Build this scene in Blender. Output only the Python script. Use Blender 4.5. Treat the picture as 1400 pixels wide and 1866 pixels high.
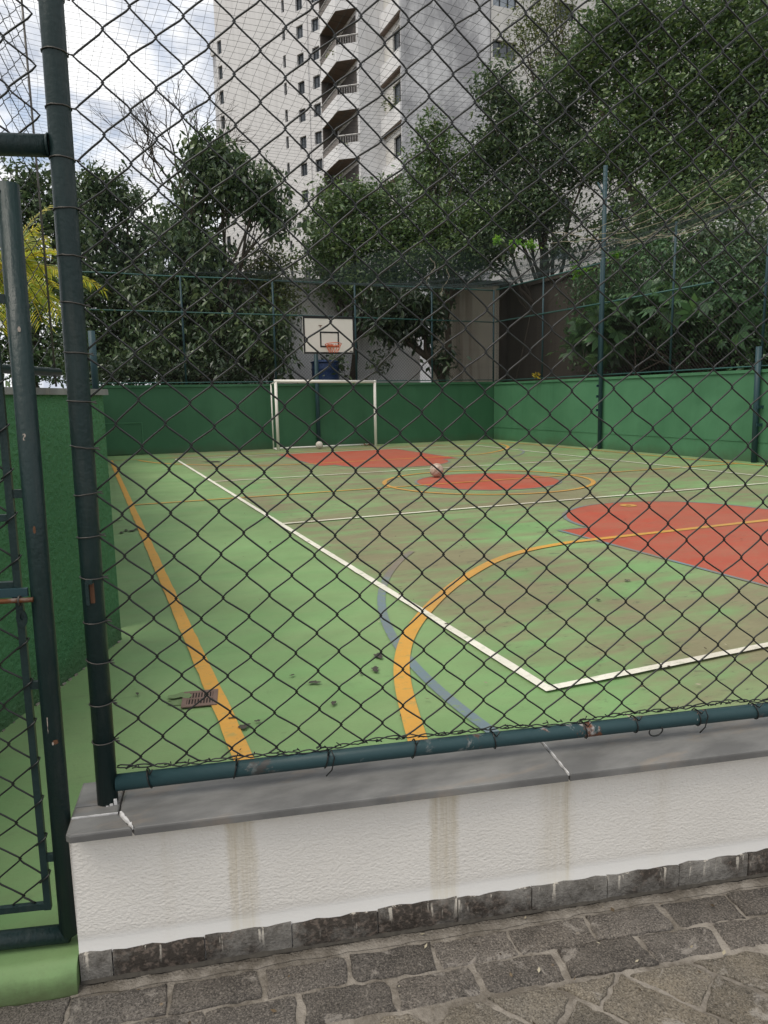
import bpy, bmesh, math, random
import numpy as np
from mathutils import Vector, Matrix

random.seed(7)
RNG = np.random.default_rng(11)
R = math.radians
scene = bpy.context.scene
for _o in list(bpy.data.objects):
    bpy.data.objects.remove(_o)

# ------------------------------------------------------------------ camera
CAM_H, YAW, PITCH, ROLL, FPX = 1.41, 22.13, 9.0, -1.049, 1311.7     # world: court length = +Y, court width = +X
_p, _r, _a = R(PITCH), R(ROLL), R(YAW)
_F = Vector((math.sin(_a)*math.cos(_p), math.cos(_a)*math.cos(_p), -math.sin(_p)))
_R0 = Vector((math.cos(_a), -math.sin(_a), 0)); _U0 = _R0.cross(_F)
_R = _R0*math.cos(_r) + _U0*math.sin(_r); _U = -_R0*math.sin(_r) + _U0*math.cos(_r)
CAM = Vector((0, 0, CAM_H))
cam_data = bpy.data.cameras.new('camera')
cam = bpy.data.objects.new('camera', cam_data)
scene.collection.objects.link(cam)
M4 = Matrix((( _R.x, _U.x, -_F.x, 0), (_R.y, _U.y, -_F.y, 0), (_R.z, _U.z, -_F.z, CAM_H), (0, 0, 0, 1)))
cam.matrix_world = M4
cam_data.sensor_fit = 'VERTICAL'
cam_data.sensor_height = 24.0
cam_data.lens = 24.0*FPX/1866.0
cam_data.clip_start = 0.05
cam_data.clip_end = 3000
scene.camera = cam
scene.render.resolution_x, scene.render.resolution_y = 768, 1024

# ------------------------------------------------------------------ sky, sun, exposure
SUN_EL, SUN_AZ = R(62), R(-95)          # azimuth measured from +Y towards +X
world = bpy.data.worlds.new('World'); scene.world = world; world.use_nodes = True
wt = world.node_tree; wn = wt.nodes; wl = wt.links
for n_ in list(wn): wn.remove(n_)
w_out = wn.new('ShaderNodeOutputWorld'); w_bg = wn.new('ShaderNodeBackground'); w_bg.inputs[1].default_value = 0.1
sky = wn.new('ShaderNodeTexSky'); sky.sky_type = 'NISHITA'; sky.sun_disc = False
sky.sun_elevation = SUN_EL; sky.sun_rotation = SUN_AZ; sky.air_density = 1.2; sky.dust_density = 2.0
tc = wn.new('ShaderNodeTexCoord')
sep = wn.new('ShaderNodeSeparateXYZ'); wl.new(tc.outputs['Generated'], sep.inputs[0])
zz = wn.new('ShaderNodeMath'); zz.operation = 'MAXIMUM'; zz.inputs[1].default_value = 0.03; wl.new(sep.outputs[2], zz.inputs[0])
za = wn.new('ShaderNodeMath'); za.operation = 'ADD'; za.inputs[1].default_value = 0.25; wl.new(zz.outputs[0], za.inputs[0])
dx = wn.new('ShaderNodeMath'); dx.operation = 'DIVIDE'; wl.new(sep.outputs[0], dx.inputs[0]); wl.new(za.outputs[0], dx.inputs[1])
dy = wn.new('ShaderNodeMath'); dy.operation = 'DIVIDE'; wl.new(sep.outputs[1], dy.inputs[0]); wl.new(za.outputs[0], dy.inputs[1])
cmb = wn.new('ShaderNodeCombineXYZ'); wl.new(dx.outputs[0], cmb.inputs[0]); wl.new(dy.outputs[0], cmb.inputs[1])
cn = wn.new('ShaderNodeTexNoise'); cn.inputs['Scale'].default_value = 3.2; cn.inputs['Detail'].default_value = 9; cn.inputs['Roughness'].default_value = 0.6; cn.inputs['Distortion'].default_value = 0.5
wl.new(cmb.outputs[0], cn.inputs['Vector'])
cover = wn.new('ShaderNodeValToRGB'); cover.color_ramp.elements[0].position = 0.24; cover.color_ramp.elements[1].position = 0.46
wl.new(cn.outputs['Fac'], cover.inputs[0])
cn2 = wn.new('ShaderNodeTexNoise'); cn2.inputs['Scale'].default_value = 5.5; cn2.inputs['Detail'].default_value = 8; cn2.inputs['Roughness'].default_value = 0.58; cn2.inputs['Distortion'].default_value = 0.8
wl.new(cmb.outputs[0], cn2.inputs['Vector'])
ccol = wn.new('ShaderNodeValToRGB')
ccol.color_ramp.elements[0].position = 0.36; ccol.color_ramp.elements[0].color = (3.9, 4.2, 4.8, 1)
ccol.color_ramp.elements[1].position = 0.60; ccol.color_ramp.elements[1].color = (7.6, 7.6, 7.6, 1)
wl.new(cn2.outputs['Fac'], ccol.inputs[0])
cmix = wn.new('ShaderNodeMixRGB'); wl.new(cover.outputs[0], cmix.inputs[0]); wl.new(sky.outputs[0], cmix.inputs[1]); wl.new(ccol.outputs[0], cmix.inputs[2])
wl.new(cmix.outputs[0], w_bg.inputs[0]); wl.new(w_bg.outputs[0], w_out.inputs[0])

sun_d = bpy.data.lights.new('sun', 'SUN'); sun_d.energy = 1.5; sun_d.angle = R(40); sun_d.color = (1.0, 0.93, 0.82)
sun = bpy.data.objects.new('sun', sun_d); scene.collection.objects.link(sun)
_sd = Vector((math.sin(SUN_AZ)*math.cos(SUN_EL), math.cos(SUN_AZ)*math.cos(SUN_EL), math.sin(SUN_EL)))
sun.rotation_euler = _sd.to_track_quat('Z', 'Y').to_euler(); sun.location = _sd*60
scene.view_settings.view_transform = 'Standard'; scene.view_settings.look = 'None'
scene.view_settings.exposure = 0.70; scene.view_settings.gamma = 1.0; scene.view_settings.use_curve_mapping = False
scene.render.engine = 'CYCLES'

# ------------------------------------------------------------------ helpers
COL = scene.collection
HEAD = Vector((math.sin(_a), math.cos(_a), 0))
def pix_ray(px, py): return _F + _R*((px-700)/FPX) - _U*((py-933)/FPX)
def at(px, py, D):                       # a point at heading distance D (metres) from where the photographer stood
    d = pix_ray(px, py); return CAM + d*(D/d.dot(HEAD))
TH = R(-11.3); FU = Vector((math.cos(TH), math.sin(TH), 0)); FN = Vector((-math.sin(TH), math.cos(TH), 0)); FO = Vector((-.137, 1.852, 0))
def W(u, n, z): return FO + FU*u + FN*n + Vector((0, 0, z))     # frame of the front wall: along, inward, up

class MB:
    def __init__(s): s.v = []; s.f = []
    def quad(s, a, b, c, d):
        i = len(s.v); s.v += [tuple(a), tuple(b), tuple(c), tuple(d)]; s.f.append((i, i+1, i+2, i+3)); return s
    def poly(s, pts):
        i = len(s.v); s.v += [tuple(p) for p in pts]; s.f.append(tuple(range(i, i+len(pts)))); return s
    def hexa(s, p):                       # 8 corners: bottom 4 ccw, top 4 ccw
        i = len(s.v); s.v += [tuple(q) for q in p]
        s.f += [tuple(i+k for k in f) for f in ((3,2,1,0),(4,5,6,7),(0,1,5,4),(1,2,6,5),(2,3,7,6),(3,0,4,7))]; return s
    def box(s, x0, x1, y0, y1, z0, z1, fr=None):
        f = fr or (lambda a, b, c: Vector((a, b, c)))
        return s.hexa([f(x0,y0,z0), f(x1,y0,z0), f(x1,y1,z0), f(x0,y1,z0), f(x0,y0,z1), f(x1,y0,z1), f(x1,y1,z1), f(x0,y1,z1)])
    def prism(s, pts, z0, z1, fr=None):   # ccw polygon in plan
        f = fr or (lambda a, b, c: Vector((a, b, c))); n = len(pts); i = len(s.v)
        s.v += [tuple(f(p[0], p[1], z0)) for p in pts] + [tuple(f(p[0], p[1], z1)) for p in pts]
        s.f.append(tuple(i+n-1-k for k in range(n))); s.f.append(tuple(i+n+k for k in range(n)))
        for k in range(n): s.f.append((i+k, i+(k+1) % n, i+n+(k+1) % n, i+n+k))
        return s
    def slab(s, pts, z0, z1, bev, fr=None, jit=0):  # prism whose top edge is worn round
        f = fr or (lambda a, b, c: Vector((a, b, c))); n = len(pts)
        cx = sum(p[0] for p in pts)/n; cy = sum(p[1] for p in pts)/n; i = len(s.v)
        rings = []
        for sc, z in ((0, z0), (0, z1-bev), (bev*.35, z1-bev*.3), (bev*1.1, z1)):
            ring = []
            for p in pts:
                dd = math.hypot(p[0]-cx, p[1]-cy) or 1
                ring.append(tuple(f(p[0]-(p[0]-cx)/dd*sc*1.4, p[1]-(p[1]-cy)/dd*sc*1.4, z+random.uniform(-jit, jit)*(z != z0))))
            rings.append(ring)
        for r_ in rings: s.v += r_
        for k in range(3):
            for j in range(n): s.f.append((i+k*n+j, i+k*n+(j+1) % n, i+(k+1)*n+(j+1) % n, i+(k+1)*n+j))
        s.v.append(tuple(f(cx, cy, z1+random.uniform(0, jit)))); c = len(s.v)-1
        for j in range(n): s.f.append((i+3*n+j, i+3*n+(j+1) % n, c))
        s.f.append(tuple(i+n-1-k for k in range(n)))
        return s
    def tube(s, pts, r, sides=8, caps=True, closed=False):
        pts = [Vector(p) for p in pts]; n = len(pts); i0 = len(s.v); rr = r if isinstance(r, (list, tuple)) else [r]*n
        prev = None
        for k, p in enumerate(pts):
            if closed: t = pts[(k+1) % n]-pts[k-1]
            else: t = pts[min(k+1, n-1)]-pts[max(k-1, 0)]
            if t.length < 1e-9: t = Vector((0, 0, 1))
            t.normalize()
            if prev is None:
                a = Vector((0, 0, 1)) if abs(t.z) < .9 else Vector((1, 0, 0)); x = t.cross(a).normalized()
            else:
                x = prev - t*prev.dot(t)
                x = x.normalized() if x.length > 1e-6 else t.cross(Vector((0, .3, 1))).normalized()
            prev = x; y = t.cross(x)
            for j in range(sides):
                an = 2*math.pi*j/sides; s.v.append(tuple(p + (x*math.cos(an)+y*math.sin(an))*rr[k]))
        for k in range(n if closed else n-1):
            for j in range(sides):
                a = i0+k*sides+j; b = i0+k*sides+(j+1) % sides; k2 = (k+1) % n
                s.f.append((a, b, i0+k2*sides+(j+1) % sides, i0+k2*sides+j))
        if caps and not closed:
            s.f.append(tuple(i0+sides-1-j for j in range(sides))); s.f.append(tuple(i0+(n-1)*sides+j for j in range(sides)))
        return s
    def build(s, name, m, parent=None, smooth=False, mats=None):
        me = bpy.data.meshes.new(name); me.from_pydata(s.v, [], s.f); me.update()
        o = bpy.data.objects.new(name, me); COL.objects.link(o)
        me.materials.append(m)
        if smooth: me.polygons.foreach_set('use_smooth', [True]*len(me.polygons))
        if parent is not None: o.parent = parent
        return o
def tag(o, label=None, cat=None, group=None, kind=None):
    if label: o['label'] = label
    if cat: o['category'] = cat
    if group: o['group'] = group
    if kind: o['kind'] = kind
    return o
def thing(name, label, cat, group=None):
    o = bpy.data.objects.new(name, None); COL.objects.link(o); o.empty_display_size = .1
    return tag(o, label, cat, group)
def np_mesh(name, verts, faces4, m, parent=None, smooth=False, vpf=4):
    me = bpy.data.meshes.new(name); nv = len(verts); nf = len(faces4)
    me.vertices.add(nv); me.vertices.foreach_set('co', np.asarray(verts, np.float32).ravel())
    me.loops.add(nf*vpf); me.loops.foreach_set('vertex_index', np.asarray(faces4, np.int32).ravel())
    me.polygons.add(nf); me.polygons.foreach_set('loop_start', np.arange(0, nf*vpf, vpf, dtype=np.int32))
    me.update(calc_edges=True); me.validate()
    if smooth: me.polygons.foreach_set('use_smooth', np.ones(nf, bool))
    o = bpy.data.objects.new(name, me); COL.objects.link(o); me.materials.append(m)
    if parent is not None: o.parent = parent
    return o

# ------------------------------------------------------------------ materials
MATS = {}
class NT:
    def __init__(s, name):
        s.m = bpy.data.materials.new(name); s.m.use_nodes = True; s.t = s.m.node_tree; s.n = s.t.nodes; s.l = s.t.links
        s.b = s.n['Principled BSDF']; s.out = s.n['Material Output']; MATS[name] = s.m
        s.geo = s.n.new('ShaderNodeNewGeometry'); s.oi = s.n.new('ShaderNodeObjectInfo')
        s.b.inputs['Specular IOR Level'].default_value = 0.3
    def link(s, a, b): s.l.new(a, b)
    def pos(s, scale=(1, 1, 1), rot=(0, 0, 0), src=None):
        mp = s.n.new('ShaderNodeMapping'); mp.inputs['Scale'].default_value = scale; mp.inputs['Rotation'].default_value = rot
        s.link(src or s.geo.outputs['Position'], mp.inputs[0]); return mp.outputs[0]
    def noise(s, scale, detail=5, rough=.55, vec=None, dist=0):
        n = s.n.new('ShaderNodeTexNoise'); n.inputs['Scale'].default_value = scale; n.inputs['Detail'].default_value = detail
        n.inputs['Roughness'].default_value = rough; n.inputs['Distortion'].default_value = dist
        s.link(vec if vec is not None else s.geo.outputs['Position'], n.inputs['Vector']); return n.outputs['Fac']
    def voro(s, scale, vec=None, feature='F1'):
        n = s.n.new('ShaderNodeTexVoronoi'); n.inputs['Scale'].default_value = scale; n.feature = feature
        s.link(vec if vec is not None else s.geo.outputs['Position'], n.inputs['Vector']); return n.outputs['Distance']
    def ramp(s, f, *stops):
        n = s.n.new('ShaderNodeValToRGB'); e = n.color_ramp.elements
        while len(e) < len(stops): e.new(.5)
        for k, (p, c) in enumerate(stops):
            e[k].position = p; e[k].color = (c, c, c, 1) if isinstance(c, (int, float)) else (*c, 1)
        s.link(f, n.inputs[0]); return n.outputs[0]
    def mix(s, f, a, b, mode='MIX'):
        n = s.n.new('ShaderNodeMixRGB'); n.blend_type = mode
        for k, x in enumerate((f, a, b)):
            if isinstance(x, (int, float)): n.inputs[k].default_value = x if k == 0 else (x, x, x, 1)
            elif isinstance(x, tuple): n.inputs[k].default_value = (*x, 1)
            else: s.link(x, n.inputs[k])
        return n.outputs[0]
    def math(s, op, a, b=0.0):
        n = s.n.new('ShaderNodeMath'); n.operation = op
        for k, x in enumerate((a, b)):
            if isinstance(x, (int, float)): n.inputs[k].default_value = x
            else: s.link(x, n.inputs[k])
        return n.outputs[0]
    def xyz(s, src=None):
        n = s.n.new('ShaderNodeSeparateXYZ'); s.link(src or s.geo.outputs['Position'], n.inputs[0]); return n.outputs
    def hsv(s, col, v=None, h=None, sat=None):
        n = s.n.new('ShaderNodeHueSaturation'); s.link(col, n.inputs['Color'])
        for nm, x in (('Value', v), ('Hue', h), ('Saturation', sat)):
            if x is None: continue
            if isinstance(x, (int, float)): n.inputs[nm].default_value = x
            else: s.link(x, n.inputs[nm])
        return n.outputs[0]
    def rng(s, f, a, b):
        n = s.n.new('ShaderNodeMapRange'); s.link(f, n.inputs[0]); n.inputs[3].default_value = a; n.inputs[4].default_value = b; return n.outputs[0]
    def bump(s, h, strength=.3, dist=.01):
        n = s.n.new('ShaderNodeBump'); n.inputs['Strength'].default_value = strength; n.inputs['Distance'].default_value = dist
        s.link(h, n.inputs['Height']); s.link(n.outputs[0], s.b.inputs['Normal']); return s
    def fin(s, col, rough=.6):
        if isinstance(col, tuple): s.b.inputs['Base Color'].default_value = (*col, 1)
        else: s.link(col, s.b.inputs['Base Color'])
        if isinstance(rough, (int, float)): s.b.inputs['Roughness'].default_value = rough
        else: s.link(rough, s.b.inputs['Roughness'])
        return s.m

COURT_GREEN = (.185, .335, .125)
def dirt_nodes(m, base, amount=1.0):
    """paint colour with the scuffs, brown silt and bare patches of the old court"""
    big = m.noise(.55, 4, .6); st = m.noise(1.0, 6, .65, m.pos((1.0, 4.2, 1), (0, 0, R(14))), .6); fine = m.noise(9, 6, .7, m.pos((1, 2.2, 1)))
    x = m.xyz()[0]
    inner = m.ramp(m.math('MULTIPLY', x, .1), (.185, .25), (.215, 1.0), (.96, 1.0), (1.0, .7))
    a = m.ramp(m.math('ADD', m.math('MULTIPLY', big, .55), m.math('MULTIPLY', st, .5)), (.42, 0.0), (.58, 1.0))
    f = m.math('MULTIPLY', m.math('MULTIPLY', a, inner), .78*amount)
    brown = m.mix(fine, (.15, .110, .072), (.26, .195, .13))
    col = m.mix(f, base, brown)
    sp = m.ramp(m.noise(5.5, 7, .72, m.pos((1, 2.6, 1), (0, 0, R(14))), 1.0), (.585, 0.0), (.67, 1.0))
    col = m.mix(m.math('MULTIPLY', m.math('MULTIPLY', sp, inner), .7*amount), col, (.085, .085, .06))
    gr = m.ramp(m.noise(45, 5, .75), (.58, 0.0), (.68, 1.0)); col = m.mix(m.math('MULTIPLY', gr, .3), col, (.12, .13, .08))
    pale = m.ramp(m.noise(16, 6, .7, m.pos((1, 2.4, 1), (0, 0, R(14)))), (.66, 0.0), (.72, 1.0)); col = m.mix(m.math('MULTIPLY', pale, .35), col, (.34, .40, .27))
    return m.hsv(col, v=m.rng(m.noise(2.2, 6, .6), .82, 1.16))

m = NT('court_paint'); z = m.xyz()[2]
base = m.mix(m.ramp(m.noise(.8, 5, .6), (.35, 0), (.65, 1)), (.142, .262, .100), (.200, .335, .138))
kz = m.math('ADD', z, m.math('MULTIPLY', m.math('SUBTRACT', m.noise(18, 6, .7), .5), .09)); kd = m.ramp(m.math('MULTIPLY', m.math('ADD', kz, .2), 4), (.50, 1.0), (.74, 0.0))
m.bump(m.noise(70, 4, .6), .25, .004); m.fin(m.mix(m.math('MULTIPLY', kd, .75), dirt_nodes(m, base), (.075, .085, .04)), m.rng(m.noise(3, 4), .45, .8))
def paint(name, c, wear=.5, amount=.55):
    m = NT(name); w = m.ramp(m.noise(14, 7, .7, m.pos((1, 1.6, 1))), (.55, 0.0), (.64, 1.0))
    col = m.mix(m.math('MULTIPLY', w, wear), c, (.17, .27, .115)); m.bump(m.noise(70, 4, .6), .2, .003)
    return m.fin(dirt_nodes(m, col, amount), .6)
paint('white_paint', (.74, .72, .62), .35, .45); paint('yellow_paint', (.57, .30, .055), .4, .4)
paint('red_paint', (.39, .072, .042), .25, .4); paint('blue_paint', (.145, .205, .235), 1.0, 1.0)
m = NT('tar_patch'); m.fin(m.mix(m.noise(60, 5), (.02, .018, .016), (.09, .08, .065)), .85)
m = NT('scuff'); m.fin(m.mix(m.noise(40, 5), (.10, .14, .07), (.17, .25, .11)), .8)

def wall_paint(name, c, c2, tex=0):
    m = NT(name); p = m.pos((1, 1, .35))
    col = m.mix(m.ramp(m.noise(1.1, 6, .6, p), (.35, 0), (.68, 1)), c, c2)
    run = m.ramp(m.noise(3.0, 6, .7, m.pos((1, 1, .06))), (.55, 0), (.75, 1))
    col = m.mix(m.math('MULTIPLY', run, .42), col, tuple(x*.5 for x in c))
    fade = m.ramp(m.noise(.45, 6, .62, None, .4), (.48, 0), (.66, 1)); col = m.mix(m.math('MULTIPLY', fade, .35), col, tuple(min(1, x*1.5+.012) for x in c2))
    dz = m.math('ADD', m.xyz()[2], m.math('MULTIPLY', m.math('SUBTRACT', m.noise(1.6, 6, .7), .5), .5)); damp = m.ramp(dz, (.0, 1.0), (.22, 0.0)); col = m.mix(m.math('MULTIPLY', damp, .55), col, (.05, .075, .035))
    mk = m.ramp(m.voro(2.1), (.05, 1.0), (.085, 0.0)); col = m.mix(m.math('MULTIPLY', m.math('MULTIPLY', mk, m.ramp(m.noise(1.3, 3), (.5, 0), (.6, 1))), .3), col, (.10, .13, .09))
    if tex: 
        h = m.math('ADD', m.noise(48, 4, .6), m.math('MULTIPLY', m.noise(120, 3, .6), .6)); m.bump(h, .8, .02)
    else: m.bump(m.noise(25, 4, .6), .15, .01)
    return m.fin(col, .62)
wall_paint('green_wall', (.028, .100, .047), (.038, .120, .058)); wall_paint('green_wall_lit', (.046, .142, .070), (.060, .168, .085))  # second green is a brighter copy: light on the right wall put into colour
wall_paint('green_stucco', (.032, .118, .046), (.050, .155, .064), 1)

m = NT('pipe_paint'); chip = m.ramp(m.noise(9, 7, .75, None, .4), (.69, 0), (.715, 1))
col = m.mix(m.noise(6, 5), (.009, .022, .021), (.016, .036, .036))
rustc = m.mix(m.ramp(m.noise(30, 5), (.45, 0), (.55, 1)), (.17, .055, .02), (.34, .31, .29))
dust = m.ramp(m.noise(11, 7, .72, m.pos((2.5, 2.5, .35))), (.50, 0), (.70, 1)); col = m.mix(m.math('MULTIPLY', dust, .35), col, (.055, .062, .055))
m.bump(m.math('ADD', m.noise(80, 3), m.math('MULTIPLY', m.noise(30, 4, .6, m.pos((3, 3, .3))), 1.2)), .3, .006); m.fin(m.mix(chip, col, rustc), m.rng(m.noise(12, 4), .28, .55))
m = NT('rail_paint'); chip = m.ramp(m.noise(7, 7, .72, None, .5), (.56, 0), (.60, 1)); xr = m.xyz()[0]
chip = m.math('MULTIPLY', chip, m.ramp(m.math('MULTIPLY', xr, .4), (.36, .25), (.44, 1.0)))
rustc = m.mix(m.ramp(m.noise(26, 5), (.45, 0), (.55, 1)), (.14, .05, .022), (.34, .32, .30))
col = m.mix(m.noise(6, 5), (.016, .042, .047), (.028, .066, .072))
m.bump(m.noise(80, 3), .15, .004); m.fin(m.mix(chip, col, rustc), m.rng(m.noise(12, 4), .35, .6))
m = NT('post_paint_far'); m.fin(m.mix(m.noise(3, 5), (.016, .042, .052), (.026, .062, .072)), .5)
m = NT('teal_cable'); m.fin((.035, .10, .092), .5)
m = NT('wire_coat'); m.fin(m.mix(m.noise(20, 4), (.007, .008, .008), (.018, .02, .019)), .36)
m.b.inputs['Specular IOR Level'].default_value = .42
m = NT('tie_steel'); m.fin(m.mix(m.noise(40, 3), (.05, .045, .04), (.13, .125, .115)), .45); m.b.inputs['Metallic'].default_value = .6
m = NT('rust'); m.fin(m.mix(m.noise(60, 5), (.07, .03, .016), (.17, .085, .045)), .8)
m = NT('bolt_steel'); m.fin(m.mix(m.ramp(m.noise(14, 5), (.5, 0), (.62, 1)), (.30, .26, .23), (.17, .07, .03)), .45); m.b.inputs['Metallic'].default_value = .5
m = NT('bare_primer'); m.fin(m.mix(m.noise(50, 5), (.30, .25, .21), (.44, .38, .33)), .8)

# white stucco of the low wall: rippled, with three rust-green water runs
m = NT('white_stucco')
du = m.n.new('ShaderNodeVectorMath'); du.operation = 'DOT_PRODUCT'; m.link(m.geo.outputs['Position'], du.inputs[0]); du.inputs[1].default_value = FU
uu = m.math('SUBTRACT', du.outputs['Value'], FO.dot(FU)); zc = m.xyz()[2]
base = m.mix(m.noise(3, 5), (.73, .695, .64), (.80, .77, .715))
wob = m.math('ADD', uu, m.math('MULTIPLY', m.math('SUBTRACT', m.noise(9, 5, .65, m.pos((1.2, 1.2, .5))), .5), .045))
def band(c, h, soft):
    d = m.math('ABSOLUTE', m.math('SUBTRACT', wob, c)); return m.ramp(m.math('MULTIPLY', d, 10.0), (max(0, (h-soft))*10, 1.0), ((h+soft)*10, 0.0))
st = None
for c_, h_, s_, a_ in ((.44, .034, .010, .5), (.412, .008, .006, .5), (.462, .007, .006, .45), (.995, .036, .010, .5), (.962, .008, .006, .5), (1.022, .008, .006, .5), (1.33, .05, .02, .28), (1.362, .012, .008, .6), (1.29, .006, .006, .25), (1.31, .006, .006, .25), (2.3, .03, .012, .5), (-.5, .02, .01, .3), (.245, .012, .014, .12), (1.66, .02, .02, .14)):
    v = m.math('MULTIPLY', band(c_, h_, s_), a_); st = v if st is None else m.math('MAXIMUM', st, v)
st = m.math('MULTIPLY', m.math('MULTIPLY', st, m.ramp(m.math('MULTIPLY', m.math('ADD', zc, m.math('MULTIPLY', m.noise(6, 4), .12)), 2.2), (.1, .55), (.85, 1.0))), m.rng(m.ramp(m.noise(22, 6, .7, m.pos((4, 4, .12))), (.32, 0), (.68, 1)), .25, 1.15))
col = m.mix(st, base, (.40, .31, .14))
low = m.ramp(m.math('MULTIPLY', m.math('ADD', zc, m.math('MULTIPLY', m.math('SUBTRACT', m.noise(8, 4), .5), .012)), 5), (.17, 1.0), (.25, 0.0))
col = m.mix(m.math('MULTIPLY', low, .8), col, m.mix(m.math('MULTIPLY', st, 1.1), (.80, .785, .75), (.62, .53, .30)))
top = m.ramp(m.math('MULTIPLY', zc, 2.0), (.60, 0.0), (.67, 1.0)); col = m.mix(m.math('MULTIPLY', top, m.rng(m.noise(7, 5), .0, .5)), col, (.42, .36, .22))
tooth = m.math('MULTIPLY', m.math('ADD', m.noise(100, 3, .5, m.pos((1, 1, 1.5))), m.math('MULTIPLY', m.noise(130, 3, .5), .35)), m.ramp(m.math('MULTIPLY', zc, 5), (.16, 0.12), (.30, 1.0)))
m.bump(tooth, .42, .008); m.fin(col, .75)

m = NT('slate'); col = m.mix(m.ramp(m.noise(2.6, 6, .6, m.pos((1, 2.5, 1), (0, 0, TH))), (.38, 0), (.62, 1)), (.125, .124, .12), (.225, .222, .212))
warm = m.ramp(m.noise(3.4, 6, .65, m.pos((1, 3, 1), (0, 0, TH))), (.55, 0), (.75, 1)); col = m.mix(m.math('MULTIPLY', warm, .6), col, (.30, .235, .17))
m.bump(m.noise(30, 5, .6), .2, .006); m.fin(col, m.rng(m.noise(8, 4), .35, .6))
m = NT('grout_white'); m.bump(m.noise(120, 3), .5, .004); m.fin(m.mix(m.noise(60, 5), (.40, .39, .38), (.72, .71, .70)), .85)
m = NT('mortar'); m.bump(m.math('ADD', m.noise(35, 5, .65), m.math('MULTIPLY', m.noise(140, 3), .5)), .7, .014)
col = m.mix(m.noise(12, 6, .65), (.19, .17, .145), (.36, .325, .28)); m.fin(m.mix(m.ramp(m.noise(9, 7, .7), (.42, 0), (.60, 1)), col, (.14, .122, .10)), .9)
def stone(name, a, b, flecks, crust, lichen=True):
    m = NT(name); rnd = m.oi.outputs['Random']
    col = m.mix(m.ramp(m.noise(11, 6, .65), (.35, 0), (.65, 1)), a, b); fl = m.ramp(m.noise(170, 4, .65), (.48, 0), (.62, 1)); col = m.mix(m.math('MULTIPLY', fl, .7), col, flecks)
    dk = m.ramp(m.noise(210, 3, .6), (.50, 0), (.62, 1)); col = m.mix(m.math('MULTIPLY', dk, .65), col, tuple(x*.28 for x in a))
    col = m.hsv(col, v=m.rng(rnd, .72, 1.2), sat=m.rng(m.noise(3, 2), .7, 1.3))
    cr = m.ramp(m.noise(8.5, 8, .74, None, .7), (.57, 0), (.62, 1)); col = m.mix(m.math('MULTIPLY', cr, m.rng(m.noise(50, 4), .35, .95)), col, crust)
    if lichen:
        li = m.ramp(m.voro(17), (.05, 1.0), (.10, 0.0)); li2 = m.ramp(m.noise(4, 4), (.56, 0), (.62, 1)); col = m.mix(m.math('MULTIPLY', m.math('MULTIPLY', li, li2), .7), col, (.42, .30, .17))
    m.bump(m.math('ADD', m.noise(30, 6, .7), m.math('MULTIPLY', m.noise(110, 4, .65), .6)), 1.0, .022); return m.fin(col, .85)
stone('dark_sett', (.10, .089, .079), (.18, .16, .14), (.32, .285, .245), (.38, .345, .305))
stone('flagstone', (.165, .145, .118), (.25, .215, .165), (.37, .33, .27), (.38, .35, .31), False)
m = NT('plinth_stone'); col = m.mix(m.ramp(m.math('ADD', m.math('MULTIPLY', m.noise(7, 6, .7), .6), m.math('MULTIPLY', m.noise(60, 6, .75), .4)), (.36, 0), (.64, 1)), (.06, .053, .045), (.27, .255, .23)); zc = m.xyz()[2]
bl = m.ramp(m.math('ADD', m.noise(5.5, 6, .65), m.math('MULTIPLY', m.rng(m.oi.outputs['Random'], -.5, .5), .22)), (.47, 0), (.58, 1)); col = m.mix(m.math('MULTIPLY', bl, .85), col, m.mix(m.ramp(m.noise(70, 4), (.5, 0), (.62, 1)), (.032, .024, .018), (.13, .10, .08)))
drip = m.ramp(m.noise(30, 4, .6, m.pos((1.4, 1.4, .16))), (.60, 0), (.645, 1)); col = m.mix(m.math('MULTIPLY', m.math('MULTIPLY', drip, m.ramp(m.math('MULTIPLY', m.math('ADD', zc, .1), 8), (.35, 0), (.75, 1))), .8), col, (.60, .55, .47))
m.bump(m.math('ADD', m.noise(30, 6, .7), m.math('MULTIPLY', m.noise(140, 4), .4)), .9, .015); m.fin(col, .85)

m = NT('white_metal'); m.fin(m.mix(m.noise(9, 5), (.66, .63, .56), (.76, .74, .68)), .5)
m = NT('board_white'); m.fin(m.mix(m.noise(2.5, 5), (.62, .60, .54), (.72, .70, .64)), .5)
m = NT('black_paint'); m.fin((.012, .012, .013), .5)
m = NT('hoop_orange'); m.fin((.52, .12, .05), .5)
m = NT('cord_white'); m.fin((.55, .5, .45), .8)
m = NT('blue_plastic'); m.fin(m.mix(m.noise(4, 4), (.015, .035, .10), (.025, .055, .15)), .4)
m = NT('ball_leather'); m.fin(m.mix(m.ramp(m.noise(14, 4), (.4, 0), (.62, 1)), (.40, .29, .215), (.54, .46, .39)), .6)
m = NT('ball_seam'); m.fin((.10, .075, .06), .8)
m = NT('ball_pale'); m.fin(m.mix(m.noise(14, 4), (.50, .45, .38), (.62, .58, .52)), .6)
m = NT('iron_grate'); m.bump(m.noise(60, 4), .4, .004); m.fin(m.mix(m.noise(18, 5), (.10, .065, .05), (.22, .15, .125)), .7)
m = NT('drain_shade'); m.fin((.008, .007, .006), .9)
m = NT('litter'); m.fin(m.ramp(m.geo.outputs['Random Per Island'], (0.0, (.03, .022, .015)), (.6, (.12, .085, .05)), (1.0, (.42, .38, .28))), .9)
m = NT('net_cord'); m.fin((.022, .034, .036), .7)
m = NT('net_far'); m.fin((.02, .045, .04), .7)
m = NT('soil'); m.bump(m.noise(4, 5), .5, .1); m.fin(m.mix(m.noise(.7, 6), (.06, .055, .035), (.12, .10, .06)), .95)

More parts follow.
